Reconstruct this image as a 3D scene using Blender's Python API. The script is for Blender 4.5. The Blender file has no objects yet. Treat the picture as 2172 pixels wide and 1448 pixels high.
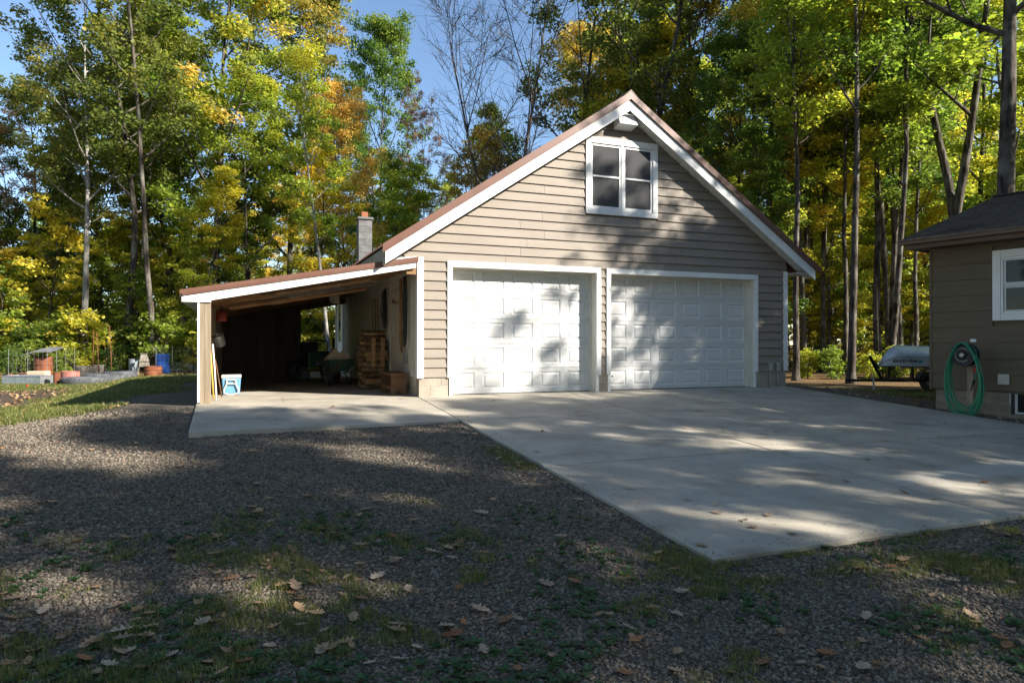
import bpy, math, random
import numpy as np
from mathutils import Vector, Matrix, Euler

random.seed(7)
S = bpy.context.scene
COL = S.collection
RAD = math.radians

# ------------------------------------------------------------------ camera, sky, sun, exposure
cd = bpy.data.cameras.new('camera')
cd.lens = 24.0
cd.sensor_width = 36.0
cd.clip_start = 0.05
cd.clip_end = 2000
cam = bpy.data.objects.new('camera', cd)
COL.objects.link(cam)
cam.location = (-3.08, -12.44, 0.985)
cam.rotation_euler = (RAD(90.2), 0, RAD(-21.7))
S.camera = cam

SUN_AZ, SUN_EL = 136.0, 30.8          # degrees clockwise from +y, above the horizon
W = bpy.data.worlds.new('World')
S.world = W
W.use_nodes = True
wn = W.node_tree
sky = wn.nodes.new('ShaderNodeTexSky')
sky.sky_type = 'NISHITA'
sky.sun_disc = False
sky.sun_elevation = RAD(SUN_EL)
sky.sun_rotation = RAD(SUN_AZ)
sky.altitude = 300
sky.air_density = 1.0
sky.dust_density = 0.1
sky.ozone_density = 2.5
wn.links.new(sky.outputs[0], wn.nodes['Background'].inputs[0])
wn.nodes['Background'].inputs[1].default_value = 0.087

sl = bpy.data.lights.new('sun', 'SUN')
sl.energy = 5.0
sl.angle = RAD(0.53)
sl.color = (1.0, 0.93, 0.82)
sun = bpy.data.objects.new('sun', sl)
COL.objects.link(sun)
sdir = Vector((math.sin(RAD(SUN_AZ)) * math.cos(RAD(SUN_EL)), math.cos(RAD(SUN_AZ)) * math.cos(RAD(SUN_EL)), math.sin(RAD(SUN_EL))))
sun.rotation_euler = sdir.to_track_quat('Z', 'Y').to_euler()
sun.location = sdir * 60
S.view_settings.view_transform = 'Standard'
S.view_settings.look = 'None'
S.view_settings.gamma = 1.0
S.view_settings.exposure = 1.4
S.cycles.max_bounces = 6
S.cycles.diffuse_bounces = 4
S.cycles.glossy_bounces = 2
S.cycles.transmission_bounces = 4
S.cycles.use_adaptive_sampling = True
S.cycles.adaptive_threshold = 0.02

# ------------------------------------------------------------------ helpers
class MB:
    """collects vertices and faces; build() links them as one mesh object"""
    def __init__(s):
        s.v = []; s.f = []
    def add(s, vs, fs):
        o = len(s.v)
        s.v += [tuple(p) for p in vs]
        s.f += [tuple(i + o for i in f) for f in fs]
        return s
    def box(s, x0, x1, y0, y1, z0, z1):
        return s.add([(x0,y0,z0),(x1,y0,z0),(x1,y1,z0),(x0,y1,z0),(x0,y0,z1),(x1,y0,z1),(x1,y1,z1),(x0,y1,z1)],
                     [(0,3,2,1),(4,5,6,7),(0,1,5,4),(1,2,6,5),(2,3,7,6),(3,0,4,7)])
    def hexa(s, p):          # 8 corner points, bottom ring then top ring
        return s.add(p, [(0,3,2,1),(4,5,6,7),(0,1,5,4),(1,2,6,5),(2,3,7,6),(3,0,4,7)])
    def bar(s, a, b, w, h, up=(0,0,1)):
        a = Vector(a); b = Vector(b); d = (b - a).normalized()
        u = Vector(up)
        if abs(d.dot(u)) > .98: u = Vector((1,0,0))
        r = d.cross(u).normalized(); u = r.cross(d).normalized()
        r = r * w / 2; u = u * h / 2
        return s.hexa([a-r-u, a+r-u, b+r-u, b-r-u, a-r+u, a+r+u, b+r+u, b-r+u])
    def tube(s, pts, rad, n=8, cap=True):
        pts = [Vector(p) for p in pts]
        if not hasattr(rad, '__len__'): rad = [rad] * len(pts)
        rings = []
        t0 = (pts[1] - pts[0]).normalized()
        ref = Vector((0,0,1)) if abs(t0.z) < .9 else Vector((1,0,0))
        u = t0.cross(ref).normalized()
        for i, p in enumerate(pts):
            t = (pts[min(i+1, len(pts)-1)] - pts[max(i-1, 0)]).normalized()
            u = (u - t * u.dot(t)).normalized()
            w = t.cross(u)
            rings.append([p + (u * math.cos(2*math.pi*k/n) + w * math.sin(2*math.pi*k/n)) * rad[i] for k in range(n)])
        vs = [q for r in rings for q in r]
        fs = [(i*n+k, i*n+(k+1)%n, (i+1)*n+(k+1)%n, (i+1)*n+k) for i in range(len(pts)-1) for k in range(n)]
        if cap:
            fs.append(tuple(range(n-1, -1, -1))); fs.append(tuple((len(pts)-1)*n+k for k in range(n)))
        return s.add(vs, fs)
    def lathe(s, prof, n=24, M=None, close=False):
        M = M or Matrix.Identity(4)
        vs = [M @ Vector((r*math.cos(2*math.pi*k/n), r*math.sin(2*math.pi*k/n), z)) for r, z in prof for k in range(n)]
        m = len(prof)
        fs = [(i*n+k, i*n+(k+1)%n, (i+1)*n+(k+1)%n, (i+1)*n+k) for i in range(m-1) for k in range(n)]
        if close:
            fs += [((m-1)*n+k, (m-1)*n+(k+1)%n, (k+1)%n, k) for k in range(n)]
        else:
            fs.append(tuple(range(n-1, -1, -1))); fs.append(tuple((m-1)*n+k for k in range(n)))
        return s.add(vs, fs)
    def prism(s, poly, y0, y1):      # polygon in x,z swept along y
        n = len(poly)
        vs = [(x, y0, z) for x, z in poly] + [(x, y1, z) for x, z in poly]
        fs = [tuple(range(n)), tuple(range(2*n-1, n-1, -1))] + [(i, i+n, (i+1)%n+n, (i+1)%n) for i in range(n)]
        return s.add(vs, fs)
    def mesh(s, name, smooth=False):
        me = bpy.data.meshes.new(name)
        me.from_pydata([tuple(p) for p in s.v], [], s.f)
        if smooth: me.polygons.foreach_set('use_smooth', [True]*len(me.polygons))
        me.update()
        return me
    def build(s, name, mat, parent=None, smooth=False, bevel=0.0, loc=None, rot=None):
        return link(name, s.mesh(name, smooth), mat, parent, bevel, loc, rot)

def link(name, me, mat=None, parent=None, bevel=0.0, loc=None, rot=None):
    o = bpy.data.objects.new(name, me)
    COL.objects.link(o)
    if mat is not None and len(me.materials) == 0: me.materials.append(mat)
    if parent is not None: o.parent = parent
    if loc is not None: o.location = loc
    if rot is not None: o.rotation_euler = rot
    if bevel:
        b = o.modifiers.new('bevel', 'BEVEL'); b.width = bevel; b.segments = 2; b.limit_method = 'ANGLE'
    return o

def tag(o, label=None, cat=None, group=None, kind=None):
    if label: o['label'] = label
    if cat: o['category'] = cat
    if group: o['group'] = group
    if kind: o['kind'] = kind
    return o

def empty(name, loc=(0,0,0), rz=0, label=None, cat=None, group=None):
    o = bpy.data.objects.new(name, None)
    COL.objects.link(o)
    o.empty_display_size = .2
    o.location = loc; o.rotation_euler = (0, 0, rz)
    return tag(o, label, cat, group)

# ------------------------------------------------------------------ materials
def nodes_of(name):
    m = bpy.data.materials.new(name)
    m.use_nodes = True
    nt = m.node_tree
    return m, nt, nt.nodes['Principled BSDF'], nt.nodes.new, nt.links.new

def mat(name, c1, c2=None, scale=6.0, rough=.7, bump=.0, bscale=None, metal=0.0, stretch=(1,1,1), spec=.3, contrast=(.35,.65),
        c3=None, s3=1.2, t3=(.55,.75), detail=6, rvar=.0):
    """base colour c1..c2 by noise, wear c3 by a second, larger noise, fine relief by bump; every object gets its own offset"""
    m, nt, bs, N, L = nodes_of(name)
    tc = N('ShaderNodeTexCoord'); oi = N('ShaderNodeObjectInfo')
    off = N('ShaderNodeVectorMath'); off.operation = 'MULTIPLY_ADD'
    mp = N('ShaderNodeMapping'); mp.inputs['Scale'].default_value = stretch
    L(tc.outputs['Object'], mp.inputs['Vector'])
    cx = N('ShaderNodeCombineXYZ')
    for i in range(3): L(oi.outputs['Random'], cx.inputs[i])
    L(cx.outputs[0], off.inputs[0]); off.inputs[1].default_value = (37.1, 91.7, 53.3); L(mp.outputs[0], off.inputs[2])
    vec = off.outputs[0]
    c2 = c2 or tuple(min(1, x*1.25) for x in c1)
    n1 = N('ShaderNodeTexNoise'); n1.inputs['Scale'].default_value = scale; n1.inputs['Detail'].default_value = detail; L(vec, n1.inputs['Vector'])
    cr = N('ShaderNodeValToRGB')
    cr.color_ramp.elements[0].position = contrast[0]; cr.color_ramp.elements[0].color = (*c1, 1)
    cr.color_ramp.elements[1].position = contrast[1]; cr.color_ramp.elements[1].color = (*c2, 1)
    L(n1.outputs['Fac'], cr.inputs['Fac'])
    out = cr.outputs['Color']
    if c3:
        n3 = N('ShaderNodeTexNoise'); n3.inputs['Scale'].default_value = s3; n3.inputs['Detail'].default_value = 8; L(vec, n3.inputs['Vector'])
        r3 = N('ShaderNodeMapRange'); r3.inputs['From Min'].default_value = t3[0]; r3.inputs['From Max'].default_value = t3[1]; L(n3.outputs['Fac'], r3.inputs['Value'])
        mx = N('ShaderNodeMix'); mx.data_type = 'RGBA'; L(r3.outputs[0], mx.inputs['Factor']); L(out, mx.inputs['A']); mx.inputs['B'].default_value = (*c3, 1)
        out = mx.outputs['Result']
    if rvar:
        hv = N('ShaderNodeHueSaturation'); mr = N('ShaderNodeMapRange')
        mr.inputs['To Min'].default_value = 1-rvar; mr.inputs['To Max'].default_value = 1+rvar
        L(oi.outputs['Random'], mr.inputs['Value']); L(mr.outputs[0], hv.inputs['Value']); L(out, hv.inputs['Color']); out = hv.outputs['Color']
    L(out, bs.inputs['Base Color'])
    bs.inputs['Roughness'].default_value = rough
    bs.inputs['Metallic'].default_value = metal
    bs.inputs['Specular IOR Level'].default_value = spec
    if bump:
        nb = N('ShaderNodeTexNoise'); nb.inputs['Scale'].default_value = bscale or scale*4; nb.inputs['Detail'].default_value = 8; L(vec, nb.inputs['Vector'])
        bp = N('ShaderNodeBump'); bp.inputs['Strength'].default_value = bump; bp.inputs['Distance'].default_value = .02
        L(nb.outputs['Fac'], bp.inputs['Height']); L(bp.outputs[0], bs.inputs['Normal'])
    return m

M = {}
M['siding'] = mat('siding_paint', (.238,.203,.167), (.264,.227,.189), 3, .62, .25, 26, stretch=(.35,1,2.2), rvar=.03, c3=(.22,.187,.154), s3=1.1)
M['white'] = mat('white_trim', (.74,.74,.72), (.80,.80,.78), 2.0, .5, .05, 30, c3=(.66,.65,.6), s3=2.4, t3=(.6,.85))
M['door_white'] = mat('door_white_paint', (.55,.555,.55), (.59,.595,.59), 1.2, .38, .03, 60, spec=.4, c3=(.48,.48,.455), s3=1.6, t3=(.62,.85))
M['jamb'] = mat('jamb_paint', (.60,.58,.50), (.68,.66,.58), 3, .55, .05, 30)
M['roof_brown'] = mat('brown_metal', (.135,.062,.042), (.16,.078,.055), 2.2, .42, .0, spec=.45, c3=(.115,.055,.04), s3=1.5)
M['soffit'] = mat('soffit_white', (.62,.61,.58), (.70,.69,.66), 4, .55, .04, 30)
M['block'] = mat('painted_block', (.30,.26,.21), (.37,.325,.265), 5, .85, .5, 60, rvar=.07, c3=(.20,.17,.14), s3=2.5)
M['mortar'] = mat('mortar', (.40,.37,.32), (.48,.45,.39), 9, .9, .3, 60)
M['concrete'] = mat('concrete', (.315,.288,.242), (.405,.372,.315), 1.6, .82, .25, 55, c3=(.21,.17,.13), s3=2.4, t3=(.60,.82), rvar=.05, detail=10)
def concrete():
    m = mat('concrete', (.305,.274,.224), (.40,.362,.298), 1.6, .82, .3, 55, c3=(.21,.175,.135), s3=1.9, t3=(.58,.80), rvar=.05, detail=10)
    nt = m.node_tree; N, L = nt.nodes.new, nt.links.new
    bs = nt.nodes['Principled BSDF']; src = bs.inputs['Base Color'].links[0].from_socket
    tc = N('ShaderNodeTexCoord')
    out = src
    for sc, lo, hi, col, st in ((9.0,.66,.74,(.13,.095,.06),(1,1.6,1)), (46.0,.70,.76,(.10,.08,.06),(1,1,1)), (.9,.60,.72,(.42,.40,.36),(.35,1.4,1))):
        mp = N('ShaderNodeMapping'); mp.inputs['Scale'].default_value = st; mp.inputs['Location'].default_value = (sc*3.1, sc, 0); L(tc.outputs['Object'], mp.inputs['Vector'])
        n = N('ShaderNodeTexNoise'); n.inputs['Scale'].default_value = sc; n.inputs['Detail'].default_value = 5; L(mp.outputs[0], n.inputs['Vector'])
        r = N('ShaderNodeMapRange'); r.inputs['From Min'].default_value = lo; r.inputs['From Max'].default_value = hi; r.inputs['To Max'].default_value = .65; L(n.outputs['Fac'], r.inputs['Value'])
        x = N('ShaderNodeMix'); x.data_type = 'RGBA'; L(r.outputs[0], x.inputs['Factor']); L(out, x.inputs['A']); x.inputs['B'].default_value = (*col, 1); out = x.outputs['Result']
    L(out, bs.inputs['Base Color'])
    return m
M['concrete'] = concrete()
M['joint'] = mat('joint_filler', (.05,.045,.04), (.08,.075,.065), 8, .95)
M['steel_white'] = mat('ribbed_steel', (.35,.325,.265), (.41,.385,.32), 2, .45, .0, spec=.45, c3=(.28,.255,.20), s3=1.2)
M['post_wood'] = mat('treated_post', (.22,.172,.118), (.33,.265,.19), 3.2, .75, .3, 40, stretch=(3.5,3.5,.25), c3=(.19,.135,.08), s3=2.2)
M['raw_wood'] = mat('raw_lumber', (.20,.105,.045), (.32,.18,.085), 4, .75, .3, 40, stretch=(.4,4,4), rvar=.25)
M['grey_wood'] = mat('weathered_wood', (.11,.097,.08), (.21,.19,.16), 5, .85, .4, 40, stretch=(4,4,.3), rvar=.15)
M['old_wood'] = mat('dark_barn_board', (.08,.06,.045), (.14,.105,.075), 5, .85, .4, 30, stretch=(4,4,.3), rvar=.2)
M['log_bark'] = mat('firewood_bark', (.08,.05,.03), (.22,.14,.075), 9, .9, .6, 25, rvar=.3)
M['log_end'] = mat('firewood_split', (.26,.14,.055), (.42,.26,.12), 7, .8, .4, 30, rvar=.25)
M['black'] = mat('black_paint', (.012,.012,.012), (.02,.02,.02), 4, .5, .05, 40, spec=.4)
M['rubber'] = mat('old_rubber', (.055,.058,.062), (.12,.125,.135), 6, .85, .3, 40, c3=(.17,.175,.18), s3=2)
M['galv'] = mat('galvanised_steel', (.42,.44,.46), (.56,.58,.60), 9, .42, .05, 20, metal=.75, spec=.5, c3=(.33,.34,.34), s3=2.2)
M['alu'] = mat('dull_aluminium', (.52,.52,.50), (.62,.62,.60), 3, .42, .05, 20, metal=.45, spec=.5, c3=(.40,.40,.39), s3=2.5, t3=(.5,.8))
M['rust'] = mat('rusty_steel', (.13,.045,.022), (.25,.09,.04), 5, .85, .4, 30, c3=(.08,.038,.024), s3=2.6)
M['blue_plastic'] = mat('blue_barrel', (.012,.09,.42), (.02,.13,.52), 3, .42, .03, 20, spec=.45, c3=(.05,.16,.46), s3=3)
M['cooler_blue'] = mat('cooler_blue', (.10,.25,.42), (.13,.30,.48), 3, .5, .03, 20)
M['cooler_white'] = mat('cooler_trim', (.62,.56,.46), (.68,.62,.52), 3, .5)
M['hose'] = mat('green_hose', (.02,.20,.105), (.03,.25,.135), 8, .4, .0, spec=.45)
M['house_siding'] = mat('house_siding', (.122,.097,.062), (.140,.112,.073), 2.5, .7, .3, 35, stretch=(.4,2,2), rvar=.03, c3=(.105,.085,.055), s3=1.2)
M['shingle'] = mat('roof_shingle', (.055,.045,.038), (.105,.09,.078), 14, .92, .6, 60, stretch=(1,1,1), c3=(.04,.034,.03), s3=1.3)
M['gutter'] = mat('brown_gutter', (.11,.065,.04), (.135,.085,.055), 3, .5, spec=.4)
M['house_block'] = mat('house_block', (.20,.17,.13), (.27,.235,.185), 5, .88, .5, 50, c3=(.13,.11,.085), s3=2, rvar=.06)
M['vent'] = mat('vent_plastic', (.50,.47,.41), (.55,.52,.46), 4, .5)
M['chimney'] = mat('chimney_block', (.11,.11,.11), (.185,.185,.185), 4, .85, .4, 40, c3=(.085,.083,.08), s3=2, rvar=.08)
M['clay'] = mat('clay_flue', (.26,.095,.045), (.33,.13,.065), 5, .75, .2, 30)
M['screen'] = mat('insect_screen', (.045,.046,.048), (.062,.063,.065), 130, .75, .0, spec=.2, detail=1)
M['rope'] = mat('old_rope', (.16,.09,.04), (.26,.16,.07), 12, .9, .3, 60)
M['cable'] = mat('dark_cable', (.02,.02,.02), (.035,.035,.035), 4, .6)
M['cardboard'] = mat('cardboard', (.50,.38,.27), (.57,.44,.32), 4, .85)
M['barrow'] = mat('green_steel', (.05,.10,.075), (.075,.13,.10), 5, .6, .1, 30, c3=(.14,.07,.04), s3=2.5)
M['mower_green'] = mat('mower_green', (.015,.06,.025), (.02,.08,.035), 4, .4, spec=.45)
M['red'] = mat('faded_red', (.42,.035,.02), (.50,.06,.035), 4, .6)
M['dark_red'] = mat('dark_red_paint', (.14,.016,.012), (.19,.025,.018), 4, .6)
M['pinkred'] = mat('red_sheet_metal', (.32,.12,.10), (.42,.19,.16), 4, .55, c3=(.38,.15,.10), s3=2)
M['stool'] = mat('dark_stained_wood', (.13,.062,.03), (.19,.10,.05), 5, .7, .3, 40, stretch=(1,4,4))
M['lens'] = mat('frosted_lens', (.66,.68,.68), (.74,.76,.76), 6, .25, .05, 60, spec=.5)
M['conduit'] = mat('grey_conduit', (.30,.29,.27), (.36,.35,.32), 4, .6)
M['grey_plastic'] = mat('grey_plastic', (.16,.19,.21), (.21,.24,.26), 4, .5)
M['wire'] = mat('fence_wire', (.16,.165,.16), (.22,.22,.22), 5, .5, metal=.6)
M['yellow'] = mat('yellow_handle', (.55,.36,.06), (.62,.42,.10), 4, .55)
M['silver'] = mat('grey_metal_paint', (.34,.36,.38), (.40,.42,.44), 5, .4, metal=.5)
M['ink'] = mat('black_lettering', (.012,.012,.014), (.018,.018,.02), 4, .6)
M['decal'] = mat('green_decal', (.02,.22,.14), (.03,.27,.18), 4, .5)

def glass(name, tint):
    m, nt, bs, N, L = nodes_of(name)
    bs.inputs['Base Color'].default_value = (*tint, 1); bs.inputs['Roughness'].default_value = .03
    bs.inputs['Specular IOR Level'].default_value = .25
    nz = N('ShaderNodeTexNoise'); nz.inputs['Scale'].default_value = 1.7
    bp = N('ShaderNodeBump'); bp.inputs['Strength'].default_value = .04; bp.inputs['Distance'].default_value = .02
    L(nz.outputs['Fac'], bp.inputs['Height']); L(bp.outputs[0], bs.inputs['Normal'])
    return m
M['glass'] = glass('window_glass', (.012,.014,.014))

def bark(name, c1, c2, c3):
    m, nt, bs, N, L = nodes_of(name)
    tc = N('ShaderNodeTexCoord'); oi = N('ShaderNodeObjectInfo')
    mp = N('ShaderNodeMapping'); mp.inputs['Scale'].default_value = (1,1,.22); L(tc.outputs['Object'], mp.inputs['Vector'])
    n1 = N('ShaderNodeTexNoise'); n1.inputs['Scale'].default_value = 9; n1.inputs['Detail'].default_value = 8; L(mp.outputs[0], n1.inputs['Vector'])
    cr = N('ShaderNodeValToRGB'); cr.color_ramp.elements[0].position = .38; cr.color_ramp.elements[1].position = .62
    cr.color_ramp.elements[0].color = (*c1,1); cr.color_ramp.elements[1].color = (*c2,1); L(n1.outputs['Fac'], cr.inputs['Fac'])
    n2 = N('ShaderNodeTexNoise'); n2.inputs['Scale'].default_value = 1.6; n2.inputs['Detail'].default_value = 6; L(tc.outputs['Object'], n2.inputs['Vector'])
    r2 = N('ShaderNodeMapRange'); r2.inputs['From Min'].default_value = .5; r2.inputs['From Max'].default_value = .66; L(n2.outputs['Fac'], r2.inputs['Value'])
    mx = N('ShaderNodeMix'); mx.data_type = 'RGBA'; L(r2.outputs[0], mx.inputs['Factor']); L(cr.outputs[0], mx.inputs['A']); mx.inputs['B'].default_value = (*c3,1)
    L(mx.outputs['Result'], bs.inputs['Base Color']); bs.inputs['Roughness'].default_value = .92; bs.inputs['Specular IOR Level'].default_value = .15
    bp = N('ShaderNodeBump'); bp.inputs['Strength'].default_value = .9; bp.inputs['Distance'].default_value = .05
    L(n1.outputs['Fac'], bp.inputs['Height']); L(bp.outputs[0], bs.inputs['Normal'])
    return m
M['bark'] = bark('bark_grey_brown', (.026,.021,.017), (.115,.097,.078), (.17,.16,.135))
M['bark_pale'] = bark('bark_pale_grey', (.15,.14,.12), (.30,.28,.25), (.34,.33,.30))

def leafmat(name, stops, trans=.50, vary=.38):
    """stops: colours along the crown's own 0..1 ripeness value (attribute 'hue'); 'val' is the leaf's own paleness"""
    m, nt, bs, N, L = nodes_of(name)
    nt.nodes.remove(bs)
    at = N('ShaderNodeAttribute'); at.attribute_name = 'leaf'
    sp = N('ShaderNodeSeparateColor'); L(at.outputs['Color'], sp.inputs[0])
    cr = N('ShaderNodeValToRGB')
    while len(cr.color_ramp.elements) < len(stops): cr.color_ramp.elements.new(.5)
    for e, (p, c) in zip(cr.color_ramp.elements, stops): e.position = p; e.color = (*c, 1)
    oi = N('ShaderNodeObjectInfo')
    ad = N('ShaderNodeMath'); ad.operation = 'MULTIPLY_ADD'; L(oi.outputs['Random'], ad.inputs[0]); ad.inputs[1].default_value = .24; ad.inputs[2].default_value = -.12
    ad2 = N('ShaderNodeMath'); ad2.operation = 'ADD'; L(ad.outputs[0], ad2.inputs[0]); L(sp.outputs['Red'], ad2.inputs[1]); L(ad2.outputs[0], cr.inputs['Fac'])
    hv = N('ShaderNodeHueSaturation'); mr = N('ShaderNodeMapRange'); mr.inputs['To Min'].default_value = 1-vary; mr.inputs['To Max'].default_value = 1+vary
    L(sp.outputs['Green'], mr.inputs['Value']); L(mr.outputs[0], hv.inputs['Value']); L(cr.outputs[0], hv.inputs['Color'])
    d = N('ShaderNodeBsdfDiffuse'); t = N('ShaderNodeBsdfTranslucent'); g = N('ShaderNodeBsdfGlossy'); g.inputs['Roughness'].default_value = .45
    L(hv.outputs[0], d.inputs['Color'])
    tb = N('ShaderNodeHueSaturation'); tb.inputs['Saturation'].default_value = 1.06; tb.inputs['Value'].default_value = 1.9; L(hv.outputs[0], tb.inputs['Color']); L(tb.outputs[0], t.inputs['Color'])
    m1 = N('ShaderNodeMixShader'); m1.inputs[0].default_value = trans; L(d.outputs[0], m1.inputs[1]); L(t.outputs[0], m1.inputs[2])
    g.inputs['Color'].default_value = (.9,.9,.9,1)
    m2 = N('ShaderNodeMixShader'); m2.inputs[0].default_value = .035; L(m1.outputs[0], m2.inputs[1]); L(g.outputs[0], m2.inputs[2])
    L(m2.outputs[0], nt.nodes['Material Output'].inputs['Surface'])
    return m
G_, LM, YL, OR, RU, OL = (.035,.085,.018), (.10,.16,.022), (.34,.25,.025), (.36,.15,.03), (.20,.07,.04), (.065,.08,.022)
M['leaf_green'] = leafmat('leaf_green', [(.0,(0.063,0.126,0.023)),(.5,(0.125,0.186,0.032)),(1,(0.308,0.312,0.047))])
M['leaf_maple'] = leafmat('leaf_maple', [(.0,(0.137,0.216,0.037)),(.42,(0.251,0.300,0.047)),(.66,(0.479,0.396,0.079)),(1,(0.593,0.360,0.126))])
M['leaf_lime'] = leafmat('leaf_lime', [(.0,(0.154,0.228,0.035)),(.5,(0.285,0.330,0.047)),(1,(0.547,0.480,0.068))])
M['leaf_yellow'] = leafmat('leaf_yellow', [(.0,(0.274,0.312,0.042)),(.5,(0.513,0.456,0.063)),(1,(0.620,0.480,0.079))])
M['leaf_orange'] = leafmat('leaf_orange', [(.0,(0.388,0.348,0.074)),(.4,(0.559,0.432,0.105)),(1,(0.620,0.420,0.137))])
M['leaf_olive'] = leafmat('leaf_olive', [(.0,(0.097,0.132,0.029)),(.5,(0.165,0.186,0.040)),(.78,(0.331,0.264,0.053)),(1,(0.456,0.264,0.074))])
M['leaf_rust'] = leafmat('leaf_rust', [(.0,(0.251,0.168,0.074)),(.5,(0.490,0.312,0.179)),(1,(0.570,0.348,0.221))])
M['grass'] = leafmat('grass_blade', [(.0,(.06,.10,.02)),(.5,(.15,.165,.04)),(1,(.40,.32,.13))], trans=.3)
M['weed'] = leafmat('weed_leaf', [(.0,(.035,.09,.025)),(.7,(.06,.12,.035)),(1,(.12,.15,.04))], trans=.3)

def drymat(name, c1, c2):
    m, nt, bs, N, L = nodes_of(name)
    oi = N('ShaderNodeObjectInfo'); tc = N('ShaderNodeTexCoord')
    cr = N('ShaderNodeValToRGB'); cr.color_ramp.elements[0].color = (*c1,1); cr.color_ramp.elements[1].color = (*c2,1); L(oi.outputs['Random'], cr.inputs['Fac'])
    nz = N('ShaderNodeTexNoise'); nz.inputs['Scale'].default_value = 30; nz.inputs['Detail'].default_value = 5; L(tc.outputs['Object'], nz.inputs['Vector'])
    hv = N('ShaderNodeHueSaturation'); mr = N('ShaderNodeMapRange'); mr.inputs['To Min'].default_value = .55; mr.inputs['To Max'].default_value = 1.45
    L(nz.outputs['Fac'], mr.inputs['Value']); L(mr.outputs[0], hv.inputs['Value']); L(cr.outputs[0], hv.inputs['Color'])
    L(hv.outputs[0], bs.inputs['Base Color']); bs.inputs['Roughness'].default_value = .75; bs.inputs['Specular IOR Level'].default_value = .2
    return m
M['dry_tan'] = drymat('dry_leaf_tan', (.30,.20,.13), (.42,.32,.23))
M['dry_rust'] = drymat('dry_leaf_rust', (.20,.08,.035), (.32,.15,.07))
M['litter'] = drymat('litter_leaf', (.22,.11,.05), (.46,.30,.17))
M['stone'] = drymat('gravel_stone', (.066,.055,.042), (.25,.212,.165))
M['stone_warm'] = drymat('gravel_stone_warm', (.14,.09,.065), (.26,.17,.12))

# ------------------------------------------------------------------ ground
def vnoise(x, y, scale, seed):
    rs = np.random.RandomState(seed); T = rs.rand(256, 256)
    x = np.asarray(x, float) / scale + 1000.3; y = np.asarray(y, float) / scale + 1000.7
    xi = np.floor(x).astype(int); yi = np.floor(y).astype(int); fx = x - xi; fy = y - yi
    fx = fx*fx*(3-2*fx); fy = fy*fy*(3-2*fy)
    a = T[xi % 256, yi % 256]; b = T[(xi+1) % 256, yi % 256]; c = T[xi % 256, (yi+1) % 256]; d = T[(xi+1) % 256, (yi+1) % 256]
    return (a*(1-fx)+b*fx)*(1-fy) + (c*(1-fx)+d*fx)*fy
def sstep(a, b, x):
    t = np.clip((np.asarray(x, float)-a)/(b-a), 0, 1); return t*t*(3-2*t)
def gz(x, y):
    x = np.asarray(x, float); y = np.asarray(y, float)
    front = -.032 - .061*np.clip(-y, 0, 16)
    s = np.maximum(np.maximum(sstep(-4.1, -8, x), sstep(9.3, 13, x)), sstep(12, 16, y))
    low = np.minimum(front, -.30)
    z = front + s*(low-front)
    out = ((x < -3.95) | (x > 9.0) | (y < -8.7) | (y > 12.5) | ((x < -.1) & (y < -2.9)))
    z = z + np.where(out, (vnoise(x, y, 1.7, 3)-.5)*.05 + (vnoise(x, y, .5, 4)-.5)*.018, 0)
    far = sstep(40, 120, np.hypot(x, y)); z = z + far*(vnoise(x, y, 60, 9)-.5)*2.0
    return z
def zones(x, y):
    """gravel, lawn, litter weights of the ground"""
    n1 = vnoise(x, y, 1.3, 11); n2 = vnoise(x, y, .45, 12); n3 = vnoise(x, y, 4.0, 13)
    lawn = sstep(-.5, .5, (-5.35 + .75*sstep(1.5,5,y) + (n1-.5)*1.2 - x)) * sstep(-.4, .4, y - (-.9 + .28*(x+6.3)) + (n1-.5)*1.4)
    lawn = lawn * sstep(26, 22, y)
    lawn = np.maximum(lawn, sstep(10.2, 11, x + (n1-.5)) * sstep(16, 13.5, x) * sstep(-2.5, -1.5, y) * sstep(4.5, 2.0, y))
    moss = np.exp(-(((x-1.75)/.75)**2 + ((y+9.15-.15*(x-1.7))/.3)**2)) * 1.3
    n4 = vnoise(x, y, .16, 15)
    patch = sstep(.555, .72, .40*n1+.28*n2+.32*n4 + .07*np.exp(-((x+4.6)/.9)**2) ) * sstep(-5.4, -7.8, y) * .6
    lawn = np.clip(np.maximum(np.maximum(lawn, patch), moss*sstep(.25,.5,n2)), 0, 1)
    edge = np.exp(-((x+.18)/.16)**2) * (y < -4.5) * (y > -8.9) * sstep(.3, .6, n1)
    lawn = np.clip(np.maximum(lawn, edge*.8), 0, 1)
    litter = np.maximum(sstep(15, 19, y + 2*n3), np.maximum(sstep(13.5, 15.5, x + n3), sstep(1.5, 3.5, y+n1)*sstep(9, 10, x)*.75))
    dirt = sstep(-6.6, -7.4, x + .9*(n1-.5)) * sstep(3.2, 4.0, y + .8*(n1-.5)) * sstep(10.5, 9.2, y)
    mulch = sstep(8.85, 9.0, x) * sstep(11, 10.2, x) * (y < 1)
    gravel = np.clip(1 - lawn - litter - dirt, 0, 1)
    return gravel, lawn*(1-dirt)*(1-litter*.8), litter, np.clip(dirt + mulch*.6, 0, 1)

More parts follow.
